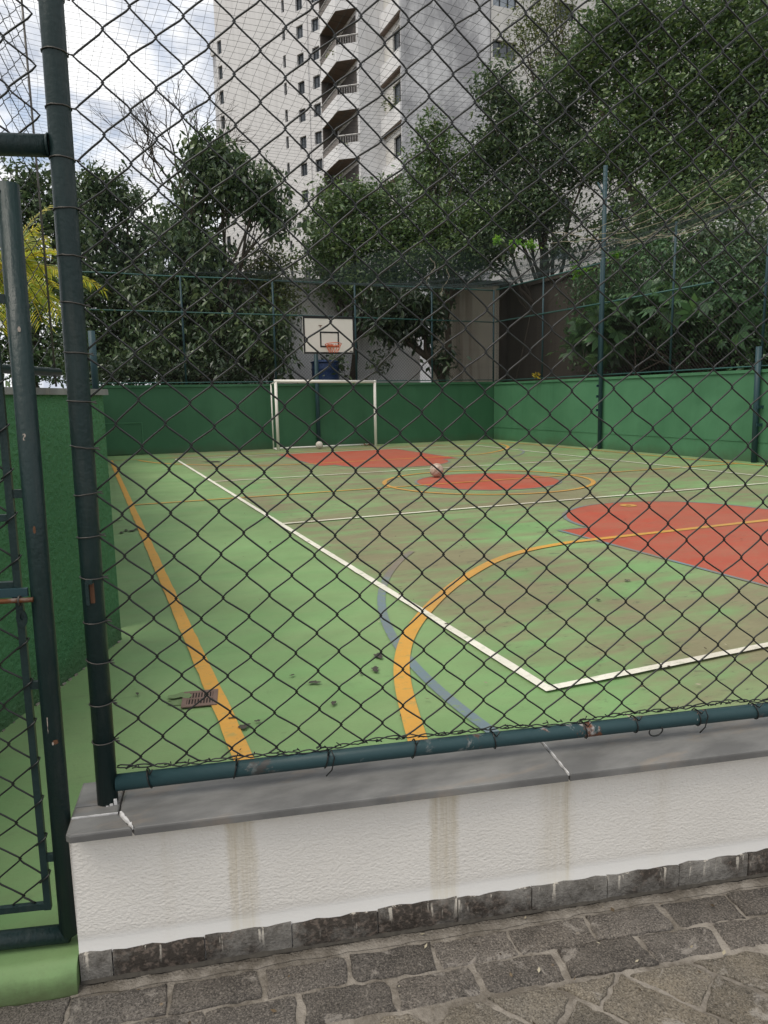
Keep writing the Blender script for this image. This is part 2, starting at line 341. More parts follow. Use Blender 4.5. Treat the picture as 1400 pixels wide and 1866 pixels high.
def concrete(name, a, b, dark, lines=True, mott=0):
    m = NT(name); p = m.pos((1, 1, .25)); col = m.mix(m.noise(.8, 7, .65, p), a, b)
    runs = m.ramp(m.noise(1.6, 7, .72, m.pos((1, 1, .05))), (.46, 0), (.70, 1)); col = m.mix(m.math('MULTIPLY', runs, .75), col, dark)
    if lines:
        zz_ = m.xyz()[2]; fr = m.math('FRACT', m.math('MULTIPLY', zz_, 1/.62)); ln = m.ramp(fr, (0.0, 1.0), (.035, 0.0)); col = m.mix(m.math('MULTIPLY', ln, .45), col, dark)
    if mott:
        mt = m.ramp(m.math('ADD', m.math('MULTIPLY', m.noise(.28, 3, .5), .6), m.math('MULTIPLY', m.noise(2.2, 7, .75, m.pos((1, 1, .6))), .4)), (.44, 0), (.60, 1)); col = m.mix(m.math('MULTIPLY', mt, mott), col, (.20, .20, .215))
    m.bump(m.noise(14, 5), .3, .02); return m.fin(col, .85)
concrete('concrete_wall', (.48, .435, .35), (.62, .57, .47), (.10, .066, .05)); concrete('shaded_concrete', (.035, .030, .025), (.075, .064, .052), (.016, .014, .012))  # second concrete is darkened: shade under the net put into its colour
concrete('stained_white', (.70, .69, .68), (.80, .79, .78), (.34, .33, .32), False)
concrete('tower_concrete', (.58, .58, .59), (.72, .72, .725), (.36, .36, .37), True, .7); concrete('tower_cream', (.60, .585, .55), (.66, .645, .615), (.46, .45, .43), False)
concrete('tower_white', (.66, .655, .66), (.74, .735, .735), (.56, .555, .555), False); concrete('tower_far_white', (.60, .59, .585), (.66, .65, .645), (.54, .53, .525), False)
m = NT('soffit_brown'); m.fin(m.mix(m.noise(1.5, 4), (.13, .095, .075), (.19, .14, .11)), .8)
m = NT('loggia_shade'); m.fin(m.mix(m.noise(1.2, 4), (.05, .042, .038), (.11, .095, .085)), .8)  # shade inside the balcony recesses, put into the wall colour
m = NT('rail_metal'); m.fin((.42, .41, .40), .5)
m = NT('glass_dark'); m.fin(m.mix(m.oi.outputs['Random'], (.035, .042, .05), (.10, .115, .13)), .08); m.b.inputs['Specular IOR Level'].default_value = .5
m = NT('glass_curtain'); m.fin(m.mix(m.noise(5, 3, .5, m.pos((3, 3, .1))), (.22, .26, .30), (.34, .38, .42)), .15); m.b.inputs['Specular IOR Level'].default_value = .5
m = NT('frame_dark'); m.fin((.02, .022, .024), .5)

def leaf_mat(name, a, b, c, trans=.25, rough=.36):
    m = NT(name); r = m.geo.outputs['Random Per Island']
    col = m.ramp(r, (0.0, a), (.55, b), (1.0, c)); col = m.hsv(col, v=m.rng(m.noise(.9, 3), .7, 1.3))
    m.fin(col, rough); m.b.inputs['Specular IOR Level'].default_value = .55
    tr = m.n.new('ShaderNodeBsdfTranslucent'); mx = m.n.new('ShaderNodeMixShader'); mx.inputs[0].default_value = trans
    m.link(m.hsv(col, v=1.5, h=.49), tr.inputs[0]); m.link(m.b.outputs[0], mx.inputs[1]); m.link(tr.outputs[0], mx.inputs[2]); m.link(mx.outputs[0], m.out.inputs[0])
leaf_mat('leaf_dark', (0.034, 0.0636, 0.0322), (0.0679, 0.116, 0.0496), (0.138, 0.1872, 0.0792)); leaf_mat('leaf_mid', (0.052, 0.0981, 0.0347), (0.0891, 0.1555, 0.052), (0.1632, 0.229, 0.0758))
leaf_mat('leaf_olive', (0.0588, 0.088, 0.0294), (0.1008, 0.136, 0.0442), (0.2016, 0.216, 0.0736)); leaf_mat('leaf_vine', (0.0399, 0.0914, 0.0409), (0.0639, 0.1406, 0.0595), (0.1116, 0.211, 0.0745)); leaf_mat('leaf_deep', (0.0217, 0.0411, 0.023), (0.0396, 0.0697, 0.0356), (0.0809, 0.1188, 0.0543))
leaf_mat('leaf_bright', (.10, .26, .03), (.16, .36, .04), (.24, .42, .06), .4); leaf_mat('leaf_yellow', (.22, .22, .02), (.38, .31, .025), (.50, .36, .03), .4)
leaf_mat('leaf_palm', (.13, .22, .03), (.32, .34, .035), (.52, .44, .035), .5)
m = NT('bark'); m.bump(m.noise(20, 5, .6, m.pos((1, 1, .3))), .6, .03); m.fin(m.mix(m.noise(6, 5), (.035, .028, .021), (.085, .068, .052)), .9)
m = NT('bark_grey'); m.fin(m.mix(m.noise(6, 5), (.13, .115, .11), (.22, .20, .19)), .9)
m = NT('twig_pale'); m.fin((.30, .26, .19), .9)

# ================================================================== SETTING
mb = MB().quad((-1500, -1500, -.16), (1500, -1500, -.16), (1500, 1500, -.16), (-1500, 1500, -.16))
tag(mb.build('ground', MATS['soil']), kind='structure')
mb = MB().box(-40, 60, 21.2, 60, -.155, 1.2)
tag(mb.build('terrain', MATS['soil']), kind='structure')           # raised planting ground behind the court walls
mb = MB().box(12.9, 60, -10, 21.19, -.15, 1.1)
tag(mb.build('terrain', MATS['soil']), kind='structure')

# court slab, its front edge rounded down to the pavement in the gateway
def court_edge(u): return W(u, .012, 0)
court_mb = MB()
a, b = W(-4, .0, 0), W(13.5, .03, 0)
bk = 20.95
P = [a, W(.02, .0, 0), W(.02, .03, 0), b, Vector((13.2, bk, 0)), Vector((-4.2, bk, 0))]
court_mb.poly(P)
prof = [(-.040*math.sin(k*math.pi/24), -.055*(1-math.cos(k*math.pi/24))) for k in range(13)] + [(-.041, -.12)]
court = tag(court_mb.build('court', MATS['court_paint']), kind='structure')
kb = MB(); NU = 140
for i in range(NU+1):
    u = -4+4.012*i/NU
    for (n_, z_) in prof: kb.v.append(tuple(W(u, n_+.004*math.sin(u*11)*(z_ < -.02)+.003*math.sin(u*31)*(z_ < -.02), z_)))
NPf = len(prof)
for i in range(NU):
    for k in range(NPf-1): p = i*NPf+k; kb.f.append((p, p+1, p+NPf+1, p+NPf))
kb.poly([kb.v[NU*NPf+k] for k in range(NPf)] + [tuple(W(.012, .0, -.12))])
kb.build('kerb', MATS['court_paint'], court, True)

def ribbon(pts, w, z, closed=False):
    mb = MB(); n = len(pts); L = []
    for k in range(n):
        if closed: t = Vector(pts[(k+1) % n])-Vector(pts[k-1])
        else: t = Vector(pts[min(k+1, n-1)])-Vector(pts[max(k-1, 0)])
        t.normalize(); s = Vector((-t.y, t.x))*w/2; p = Vector(pts[k]); L.append((p+s, p-s))
    for k in range(n if closed else n-1):
        (a, b), (c, d) = L[k], L[(k+1) % n]; m_ = max(1, int((c-a).length/.12)); J = w*.045
        for q in range(m_):
            t0, t1 = q/m_, (q+1)/m_
            e = [random.uniform(-J, J) if q else 0 for _ in range(2)] if q == 0 else e2
            e2 = [random.uniform(-J, J), random.uniform(-J, J)] if q < m_-1 else [0, 0]
            sv = (a-b).normalized()
            p0, p1, p2, p3 = b.lerp(d, t0)+sv*e[0], b.lerp(d, t1)+sv*e2[0], a.lerp(c, t1)+sv*e2[1], a.lerp(c, t0)+sv*e[1]
            mb.quad((p0.x, p0.y, z), (p1.x, p1.y, z), (p2.x, p2.y, z), (p3.x, p3.y, z))
    return mb
def arc(cx, cy, r, a0, a1, n=48): return [(cx+r*math.cos(R(a0+(a1-a0)*k/n)), cy+r*math.sin(R(a0+(a1-a0)*k/n))) for k in range(n+1)]
def disc(pts, z): return MB().poly([(p[0], p[1], z) for p in pts])
CX, CY = 6.18, 10.47
def mir(pts): return [(p[0], 2*CY-p[1]) for p in pts][::-1]
key = [(4.5, 2.45), (7.9, 2.45), (7.9, 6.2)] + arc(CX, 6.2, 1.30, 0, 180, 36) + [(4.5, 6.2)]
for pts in (key, mir(key)):
    disc(pts, .003).build('red_area', MATS['red_paint'], court); ribbon(pts, .05, .0055, True).build('blue_line', MATS['blue_paint'], court)
cc = arc(CX-.04, CY, 1.2, 0, 360, 64)[:-1]
disc(cc, .003).build('red_area', MATS['red_paint'], court); ribbon(cc, .045, .0055, True).build('blue_line', MATS['blue_paint'], court)
tp = [p for p in arc(CX, 2.8, 4.70, 138, 190, 40) if p[1] > 2.2]
tp2 = mir(arc(CX, 2.8, 4.76, 20, 60, 30))
for pts in (tp, tp2): ribbon(pts, .058, .0055).build('blue_line', MATS['blue_paint'], court)
def smooth(p, n=6):
    out = []
    for k in range(len(p)-1):
        a, b, c, d = [Vector(p[min(max(q, 0), len(p)-1)]) for q in (k-1, k, k+1, k+2)]
        for i in range(n):
            t = i/n; out.append(tuple(.5*((2*b)+(c-a)*t+(2*a-5*b+4*c-d)*t*t+(3*b-a-3*c+d)*t**3)))
    return out+[tuple(p[-1])]
gl = [(1.10, 2.30), (1.19, 2.62), (1.35, 3.11), (1.50, 3.46), (1.69, 3.79), (1.97, 4.16), (2.33, 4.56), (2.72, 4.92), (3.18, 5.27), (3.62, 5.49), (4.1, 5.6), (4.6, 5.63)]
ga = smooth(gl + [(2*6.2-p[0], p[1]) for p in gl[::-1]])
for pts in (ga, mir(ga)): ribbon(pts, .085, .008).build('yellow_line', MATS['yellow_paint'], court)
ribbon([(.475, 1.75), (.475, 18.95)], .078, .008).build('yellow_line', MATS['yellow_paint'], court)
ribbon([(11.85, 0), (11.85, 18.95)], .075, .008).build('yellow_line', MATS['yellow_paint'], court)
ribbon([(.47, CY), (11.8, CY)], .06, .010).build('yellow_line', MATS['yellow_paint'], court)
ribbon(arc(CX-.05, CY, 1.72, 0, 360, 72)[:-1], .075, .0085, True).build('yellow_line', MATS['yellow_paint'], court)
ribbon([(.47, 18.95), (11.85, 18.95)], .06, .010).build('yellow_line', MATS['yellow_paint'], court)
ribbon(arc(6.28, 7.2, .07, 0, 360, 16)[:-1], .07, .008, True).build('yellow_line', MATS['yellow_paint'], court)
for x in (1.96, 10.35): ribbon([(x, 2.735), (x, 18.425)], .056, .0125).build('white_line', MATS['white_paint'], court)
for y in (2.76, 7.95, 12.8, 18.4): ribbon([(1.985, y), (10.325, y)], .052, .0145).build('white_line', MATS['white_paint'], court)
def blotch(cx, cy, rx, ry, z=.004, mat='tar_patch', name='bare_patch', rot=0):
    n = 22; ph = [random.uniform(0, 6.3) for _ in range(4)]; pts = []
    for k in range(n):
        t = 2*math.pi*k/n; q = 1+.25*math.sin(2*t+ph[0])+.2*math.sin(3*t+ph[1])+.15*math.sin(5*t+ph[2])+.1*math.sin(8*t+ph[3])
        x, y = rx*q*math.cos(t), ry*q*math.sin(t); pts.append((cx+x*math.cos(rot)-y*math.sin(rot), cy+x*math.sin(rot)+y*math.cos(rot)))
    return disc(pts, z).build(name, MATS[mat], court)
def gnd(px, py, z=0):
    d = pix_ray(px, py); return CAM + d*((z-CAM_H)/d.z)
for px, py, rx, ry in ((690, 1198, .032, .017), (684, 1223, .022, .017), (658, 1230, .008, .008), (573, 1247, .028, .010), (533, 1234, .013, .005), (445, 1328, .03, .010), (425, 1312, .02, .004), (251, 1268, .008, .008),
                       (470, 1318, .012, .006), (240, 969, .05, .016), (230, 968, .02, .03), (248, 966, .02, .03), (222, 972, .02, .03), (214, 951, .06, .012), (388, 842, .25, .06), (330, 1272, .05, .02), (1143, 1060, .02, .012), (1090, 1095, .015, .01), (815, 1140, .02, .006), (608, 1285, .012, .012)):
    g = gnd(px, py); blotch(g.x, g.y, rx*.9, ry*1.9, .0125+random.random()*.001, 'tar_patch' if ry != .02 else 'scuff', rot=TH)

# pavement: mortar bed with every stone laid in it
PZ = -.08
mb = MB().quad(W(-3, -3, PZ-.006), W(6, -3, PZ-.006), W(6, .05, PZ-.006), W(-3, .05, PZ-.006))
pave = tag(mb.build('pavement', MATS['mortar']), kind='structure')
def clip(poly, nx, ny, d):          # keep nx*x+ny*y <= d
    out = []
    for k in range(len(poly)):
        p, q = poly[k], poly[(k+1) % len(poly)]; a = nx*p[0]+ny*p[1]-d; b = nx*q[0]+ny*q[1]-d
        if a <= 0: out.append(p)
        if a*b < 0: t = a/(a-b); out.append((p[0]+(q[0]-p[0])*t, p[1]+(q[1]-p[1])*t))
    return out
def area(p): return .5*sum(p[k][0]*p[(k+1) % len(p)][1]-p[(k+1) % len(p)][0]*p[k][1] for k in range(len(p)))
def inset(poly, w):
    res = poly; n = len(poly)
    for k in range(n):
        p, q = poly[k], poly[(k+1) % n]; ex, ey = q[0]-p[0], q[1]-p[1]; L = math.hypot(ex, ey)
        if L < 1e-6: continue
        nx, ny = ey/L, -ex/L; res = clip(res, nx, ny, nx*p[0]+ny*p[1]-w)
        if len(res) < 3: return None
    return res
def rough_edges(poly, step=.02, amp=.004):
    out = []
    for k in range(len(poly)):
        p, q = poly[k], poly[(k+1) % len(poly)]; L = math.hypot(q[0]-p[0], q[1]-p[1]); m_ = max(1, int(L/step))
        for j in range(m_):
            t = j/m_; a_ = amp if j else amp*1.5; out.append((p[0]+(q[0]-p[0])*t+random.uniform(-a_, a_), p[1]+(q[1]-p[1])*t+random.uniform(-a_, a_)))
    return out
def lay(poly, mat, name='paving_stone', lift=.0):
    p = rough_edges(poly); zt = PZ+lift+random.uniform(-.003, .003)
    return MB().slab(p, PZ-.02, zt, .005, W, .0012).build(name, MATS[mat], pave, True)
j1 = [-.93, -.70, -.47, -.235, .0, .242, .476, .702, .936, 1.158, 1.391, 1.631, 1.85, 2.08, 2.31, 2.54, 2.77, 3.0]
j2 = [-.81, -.58, -.35, -.12, .105, .336, .565, .804, 1.029, 1.259, 1.506, 1.724, 1.96, 2.19, 2.42, 2.65, 2.88]
for js, n0, n1 in ((j1, -.150, -.058), (j2, -.256, -.158)):
    for a, b in zip(js, js[1:]):
        k = lambda: random.uniform(-.007, .007)
        n1_ = n1 if not (b <= 0 and js is j1) else -.045
        lay([(a+.007+k(), n0+k()*.6), (b-.007+k(), n0+k()*.6), (b-.007+k(), n1_+k()*.6), (a+.007+k(), n1_+k()*.6)], 'dark_sett')
ca, sa = math.cos(R(-47)), math.sin(R(-47))
rowh = .137
rj = [r_*rowh+random.uniform(-.008, .008) for r_ in range(-16, 18)]
for r_ in range(len(rj)-1):
    x = -3.2+random.uniform(0, .2)
    while x < 3.2:
        L_ = random.uniform(.17, .29); k = lambda: random.uniform(-.009, .009)
        q = [(x, rj[r_]+k()*.5), (x+L_, rj[r_]+k()*.5), (x+L_+k(), rj[r_+1]+k()*.5), (x+k(), rj[r_+1]+k()*.5)]; x += L_
        poly = [(1.1+a*ca-b*sa, -.75+a*sa+b*ca) for a, b in q]
        cxy = (sum(p[0] for p in poly)/4, sum(p[1] for p in poly)/4)
        if not (-1.3 < cxy[0] < 3.0 and -1.6 < cxy[1] < -.1): continue
        poly = clip(poly, 0, 1, -.266)
        if len(poly) < 3: continue
        poly = inset(poly, .006)
        if not poly or area(poly) < .0018: continue
        lay(poly, 'flagstone')

# ================================================================== FRONT LOW WALL
lw = thing('low_wall', 'low white stucco wall with grey slate coping and rough stone base in the foreground', 'wall')
def grid_face(mb, f, nu, nv):
    i = len(mb.v)
    for b in range(nv+1):
        for a in range(nu+1): mb.v.append(tuple(f(a/nu, b/nv)))
    for b in range(nv):
        for a in range(nu): k = i+b*(nu+1)+a; mb.f.append((k, k+1, k+nu+2, k+nu+1))
UL, UR = .014, 5.0
mb = MB()
def wob(u, z): return (.003*math.sin(u*9+z*4)+.0015*math.sin(u*23+1))*min(1, z*6)
grid_face(mb, lambda a, b: W(UL+(UR-UL)*a, wob(UL+(UR-UL)*a, b*.33)+(.0 if b > .1 else -.004*(1-b*10)), -.006+b*.3465), 160, 24)
mb.quad(W(UL, wob(UL, 0), -.12), W(UL, wob(UL, 0), .341), W(UL, .19, .341), W(UL, .19, -.12))
mb.quad(W(UR, .19, -.12), W(UL, .19, -.12), W(UL, .19, .341), W(UR, .19, .341)); mb.quad(W(UL, 0, .340), W(UR, 0, .340), W(UR, .19, .340), W(UL, .19, .340))
mb.quad(W(UL, .002, -.12), W(UR, .002, -.12), W(UR, .002, .0), W(UL, .002, .0))
mb.build('stucco', MATS['white_stucco'], lw, True)
def coping(poly, name='coping_slab', z0=.3415, z1=.363):
    c = MB().slab(poly, z0, z1, .006, W, 0).build(name, MATS['slate'], lw)
    return c
NF, NB = -.047, .212
coping([(UL+.004, NF+.012), (UL+.016, NF), (.176, NF), (.133, .030), (UL+.001, .030)])
coping([(UL, .0335), (.130, .0335), (.128, .081), (UL-.002, .081)])
coping([(UL-.002, .0835), (.127, .0835), (.125, NB), (UL-.006, NB)])
coping([(.182, NF), (1.342, NF), (1.346, NB), (.128, NB), (.130, .0835), (.137, .033)])
coping([(1.347, NF), (2.62, NF), (2.62, NB), (1.351, NB)]); coping([(2.625, NF), (3.9, NF), (3.9, NB), (2.625, NB)]); coping([(3.905, NF), (5.0, NF), (5.0, NB), (3.905, NB)])
def grout(pts, w, z=.3625):
    mb = MB()
    for k in range(len(pts)-1):
        p, q = Vector(pts[k]), Vector(pts[k+1]); t = (q-p).normalized(); s = Vector((-t.y, t.x)); m_ = max(2, int((q-p).length/.012))
        for j in range(m_):
            a, b = p+(q-p)*(j/m_), p+(q-p)*((j+1)/m_)
            w0 = w*(.55+.45*math.sin(j*1.7+k)); w1 = w*(.55+.45*math.sin((j+1)*1.7+k))
            mb.hexa([W(*(a-s*w0), z-.006), W(*(b-s*w1), z-.006), W(*(b+s*w1), z-.006), W(*(a+s*w0), z-.006), W(*(a-s*w0*.6), z+.0016), W(*(b-s*w1*.6), z+.0016), W(*(b+s*w1*.6), z+.0016), W(*(a+s*w0*.6), z+.0016)])
    return mb.build('grout', MATS['grout_white'], lw)
grout([(.136, .036), (.150, .008), (.168, -.022), (.178, -.044)], .0065); grout([(UL+.004, .0318), (.09, .0318), (.13, .033)], .003); grout([(1.3445, -.044), (1.348, .07), (1.3495, .2)], .0032)
pj = [UL, .096, .33, .561, .799, 1.03, 1.253, 1.49, 1.726, 1.96, 2.19, 2.42, 2.65, 2.9, 3.13, 3.4, 3.7, 4.0, 4.5, 5.0]
for a, b in zip(pj, pj[1:]):
    mb = MB(); y0 = -.011+random.uniform(-.002, .0015); zt = .004+random.uniform(-.003, .003)
    n = max(3, int((b-a)/.03)); top = []; ph = random.random()*9
    for i in range(n+1):
        u = a+.0015+(b-a-.003)*i/n; top.append((u, zt+.0025*math.sin(i*2.1+ph)+random.uniform(-.001, .001)))
    i0 = len(mb.v)
    for u, zt_ in top: mb.v += [tuple(W(u, y0-.001, -.1)), tuple(W(u, y0+random.uniform(-.002, .001), -.045)), tuple(W(u, y0, zt_-.004)), tuple(W(u, .006, zt_))]
    for i in range(n):
        for k in range(3): p = i0+i*4+k; mb.f.append((p, p+4, p+5, p+1))
    mb.poly([mb.v[i0], mb.v[i0+1], mb.v[i0+2], mb.v[i0+3]]); mb.poly([mb.v[i0+n*4+3-k] for k in range(4)])
    mb.build('plinth_stone', MATS['plinth_stone'], lw, True)
# mortar fillet at the foot of the wall
mb = MB(); i0 = 0; N_ = 130
for i in range(N_+1):
    u = UL-.02+3.2*i/N_; wv = -.045+.004*math.sin(i*.9)+random.uniform(-.003, .003); mb.v += [tuple(W(u, -.0145+random.uniform(-.002, .002), PZ-.01)), tuple(W(u, -.017+random.uniform(-.002, .001), PZ+.005+random.uniform(-.002, .002))), tuple(W(u, wv, PZ-.004))]
for i in range(N_):
    for k in range(2): p = i*3+k; mb.f.append((p, p+1, p+4, p+3))
mb.build('mortar_fillet', MATS['mortar'], lw, True)
mb = MB(); pts_ = []
for i in range(300):
    u = UL+3.0*i/300; mb_w = .0025+.0025*abs(math.sin(i*.37))+random.uniform(0, .0015)
    pts_.append((u, mb_w))
for (u0_, w0_), (u1_, w1_) in zip(pts_, pts_[1:]):
    y_ = -.0162; mb.quad(W(u0_, y_-w0_, PZ+.0065), W(u1_, y_-w1_, PZ+.0065), W(u1_, y_+.006, PZ+.0075+w1_), W(u0_, y_+.006, PZ+.0075+w0_))
mb.build('crack', MATS['tar_patch'], lw)
mb = MB()
for k in range(46):
    u_, n_ = random.uniform(.0, 2.1), -.03-.5*random.random()**1.3; a_ = random.random()*6.3; s_ = random.uniform(.003, .010); w_ = s_*random.uniform(.25, .8); z_ = PZ+.005
    c_, q_ = math.cos(a_), math.sin(a_); mb.quad(W(u_-c_*s_, n_-q_*s_, z_), W(u_+q_*w_, n_-c_*w_, z_+.002), W(u_+c_*s_, n_+q_*s_, z_+.004), W(u_-q_*w_, n_+c_*w_, z_+.001))
tag(mb.build('leaf_litter', MATS['litter']), 'tiny pale bits of grit and dry leaf on the stone paving', 'leaves', kind='stuff')

# ================================================================== FRONT FENCE
NFENCE = .095
def chain(parent, frame, ucol, vrow, k0, k1, vlo, vhi, r=.0024, jit=.0025, sides=6, mat='wire_coat', umin=None, umax=None):
    """diamond mesh: every zigzag wire hooks into the next one"""
    jc = {}
    def node(k, j):
        if (k, j) not in jc: jc[k, j] = (random.uniform(-jit, jit), random.uniform(-jit, jit))
        a, b = jc[k, j]; v = vrow(k, j)+b; return ucol(k, v)+a, v
    made = []
    for k in range(k0, k1):
        pts = []; j = -60
        seq = []
        while j < 90:
            col = k if (j-k) % 2 == 0 else k+1
            u, v = node(col, j)
            seq.append((u, v, col == k)); j += 1
        full = seq; seq = [s for s in full if vlo <= s[1] <= vhi]
        lower = [s for s in full if s[1] < vlo]
        if lower and seq:
            a_, b_ = lower[-1], seq[0]
            if b_[1]-vlo > .006: t_ = (vlo-a_[1])/(b_[1]-a_[1]); seq.insert(0, (a_[0]+(b_[0]-a_[0])*t_, vlo, a_[2]))
        for i, (u, v, left) in enumerate(seq):
            uo = u+(-r if left else r)*1.0
            pts.append(frame(uo, 0, v))
            if i+1 < len(seq):
                u2, v2, _ = seq[i+1]; s = 1 if left else -1
                du = u2-u; dv = v2-v
                pts.append(frame(u+du*.13, r*.9*s, v+dv*.19)); pts.append(frame(u+du*.5+random.uniform(-.0006, .0006), r*.6*s, v+dv*.5)); pts.append(frame(u+du*.87, r*.9*s, v+dv*.81))
        if len(pts) > 3: made.append(MB().tube(pts, r, sides).build('wire', MATS[mat], parent, True))
    return made
fence = thing('chain_link_fence', 'dark green chain-link fence on the low white wall, filling the view', 'fence')
def ffr(u, n, v): return W(u, NFENCE+n, v)
def ucol(k, v):
    u = .186+.0598*k+(.0026*(k-16) if k > 16 else 0); return u+.03*max(0, (v-1.55)/.6)
def vrow(k, j):
    v = .698+.0535*j+(.0022*max(0, j-3) if j < 60 else 0); return v-.0033*min(max(k, 0), 16)+.004*math.sin(k*.9+j*.5)
chain(fence, ffr, ucol, vrow, -1, 46, .449, 3.05, .0025)
# post, rails
def pu(z): return .095+.0115*(z-.36)
MB().tube([ffr(pu(.355), 0, .355), ffr(pu(1.2), 0, 1.2), ffr(pu(2.2), 0, 2.2), ffr(pu(3.2), 0, 3.2)], .0265, 24).build('post', MATS['pipe_paint'], fence, True)
MB().tube([ffr(.12, .0, .413), ffr(1.0, .0, .416), ffr(2.0, 0, .415), ffr(3.6, 0, .414)], .0222, 20).build('bottom_rail', MATS['rail_paint'], fence, True)
MB().tube([ffr(.086, 0, 1.998), ffr(-.6, .0, 1.99), ffr(-1.4, 0, 1.985)], .0245, 20).build('gate_lintel', MATS['pipe_paint'], fence, True)
MB().tube([ffr(.0875+.0016*math.cos(t), .0255*math.cos(t), 1.998+.0255*math.sin(t)) for t in [k*math.pi/8 for k in range(16)]], .0028, 6, closed=True).build('weld', MATS['pipe_paint'], fence, True)
# tie wires round the post
for j in range(-5, 44, 2):
    v = vrow(-1, j)
    if v < .44 or v > 3: continue
    c = pu(v); tl = random.uniform(-.010, .012); pts = []
    for k in range(15):
        t = math.pi*2*k/14*.97; pts.append(ffr(c+.0285*math.cos(t), .0285*math.sin(t), v+tl*(1-math.cos(t))/2+random.uniform(-.0008, .0008)))
    pts.insert(0, ffr(c+.038, .004, v+.002)); pts.append(ffr(c+.036, -.003, v-.002)); pts.append(ffr(c+.041, -.005, v-.004))
    MB().tube(pts, .0017, 6).build('tie_wire', MATS['tie_steel'], fence, True)
# tie wires and loops on the bottom rail
for u in (.205, .43, .68, .93, 1.17, 1.455, 1.62, 1.83, 2.03, 2.3):
    sk = random.uniform(-.006, .006); pts = [ffr(u+sk*math.cos(t), .0245*math.sin(t), .416+.0258*math.cos(t)) for t in [k*math.pi/7 for k in range(15)]]
    pts.append(ffr(u+.004, -.022, .436)); pts.append(ffr(u+.012, -.026, .452))
    if u in (.68, 1.83): pts += [ffr(u+.02, -.03, .43), ffr(u+.012, -.03, .395), ffr(u-.004, -.028, .378)]
    MB().tube(pts, .0021, 6).build('tie_wire', MATS['wire_coat'], fence, True)
pts = [ffr(1.68+.022*math.cos(t), -.024-.004*math.sin(t), .398+.018*math.sin(t)) for t in [k*math.pi/9 for k in range(-10, 3)]]
MB().tube(pts, .0022, 6).build('tie_wire', MATS['wire_coat'], fence, True)
# twisted selvage along the bottom of the mesh
for s in range(2):
    pts = []
    for i in range(330):
        u = .125+i*.0085; ph = i*.55+s*math.pi; base = .449+.006*math.sin(u*7.3+1)+.004*math.sin(u*17)
        pts.append(ffr(u, .004*math.cos(ph), base+.0045*math.sin(ph)+random.uniform(-.0012, .0012)))
    MB().tube(pts, .0019, 5).build('selvage_wire', MATS['wire_coat'], fence, True)
for k in range(0, 44):
    u = ucol(k, .45)+random.uniform(-.012, .012); b = .449; d = random.uniform(-.02, .02)
    MB().tube([ffr(u-.012, .002, b-.001), ffr(u, -.004, b+.004), ffr(u+.006, .003, b-.003), ffr(u+d*.6, -.005, b+random.uniform(.004, .014))], .0017, 5).build('wire_end', MATS['wire_coat'], fence, True)
# hasp welded to the post, rusty inside
hz = .945
MB().box(.093, .1005, -.044, -.024, hz-.031, hz+.030, lambda a, b, c: ffr(a, b, c)).box(.1005, .110, -.044, -.024, hz+.022, hz+.0305, lambda a, b, c: ffr(a, b, c)).build('hasp', MATS['pipe_paint'], fence)
MB().box(.1012, .1105, -.0335, -.0235, hz-.029, hz+.021, lambda a, b, c: ffr(a, b, c)).build('hasp_socket', MATS['rust'], fence)
for (u_, n_, z_, w_, h_) in ((.108, -.0262, .362, .004, .006), (.098, -.0265, .361, .003, .004), (.118, -.022, .366, .004, .012)):
    MB().box(u_-w_, u_+w_, n_-.001, n_+.003, z_-h_, z_+h_, lambda a, b, c: ffr(a, b, c)).build('cement_splash', MATS['grout_white'], fence)

# ================================================================== GATE
gate = thing('gate', 'dark green pipe gate with chain-link panel and slide bolt at the left edge', 'gate')
GN = .05; GT = R(2.8)
def gfr(u, n, v): return W(u*math.cos(GT)+.0-n*math.sin(GT), GN+u*math.sin(GT)*-1+n*math.cos(GT), v)
def su(z): return -.018+.0105*z
MB().tube([gfr(su(.03), 0, .03), gfr(su(1.0), 0, 1.0), gfr(su(1.9), 0, 1.9)], .0245, 20).build('stile', MATS['pipe_paint'], gate, True)
MB().tube([gfr(su(.04)-.0, 0, .027), gfr(-.5, 0, .03), gfr(-1.15, 0, .03)], .0235, 20).build('bottom_rail', MATS['pipe_paint'], gate, True)
MB().tube([gfr(su(1.88), 0, 1.878), gfr(-.5, 0, 1.878), gfr(-1.15, 0, 1.878)], .0235, 20).build('top_rail', MATS['pipe_paint'], gate, True)
MB().tube([gfr(-1.13, 0, .03), gfr(-1.13, 0, 1.9)], .0245, 20).build('hinge_stile', MATS['pipe_paint'], gate, True)
iu = lambda z: -.066+.006*z
MB().hexa([gfr(iu(.11)-.0085, -.008, .105), gfr(iu(.11)+.0085, -.008, .105), gfr(iu(.11)+.0085, .008, .105), gfr(iu(.11)-.0085, .008, .105), gfr(iu(1.8)-.0085, -.008, 1.8), gfr(iu(1.8)+.0085, -.008, 1.8), gfr(iu(1.8)+.0085, .008, 1.8), gfr(iu(1.8)-.0085, .008, 1.8)]).build('inner_bar', MATS['pipe_paint'], gate)
for z_ in (.115, 1.79): MB().box(-1.08, iu(z_)-.0087, -.007, .007, z_-.009, z_+.008, gfr).build('inner_bar', MATS['pipe_paint'], gate)
MB().box(-1.088, -1.072, -.008, .008, .105, 1.8, gfr).build('inner_bar', MATS['pipe_paint'], gate)
MB().box(-1.07, iu(.98)-.009, -.008, .010, .968, .986, gfr).box(-1.07, iu(.98)-.009, -.006, .008, 1.135, 1.151, gfr).build('cross_bar', MATS['pipe_paint'], gate)
for z_ in (.25, .72, 1.20, 1.65): MB().box(iu(z_)+.0087, su(z_)-.02, -.006, .006, z_-.010, z_+.010, gfr).build('spacer', MATS['pipe_paint'], gate)
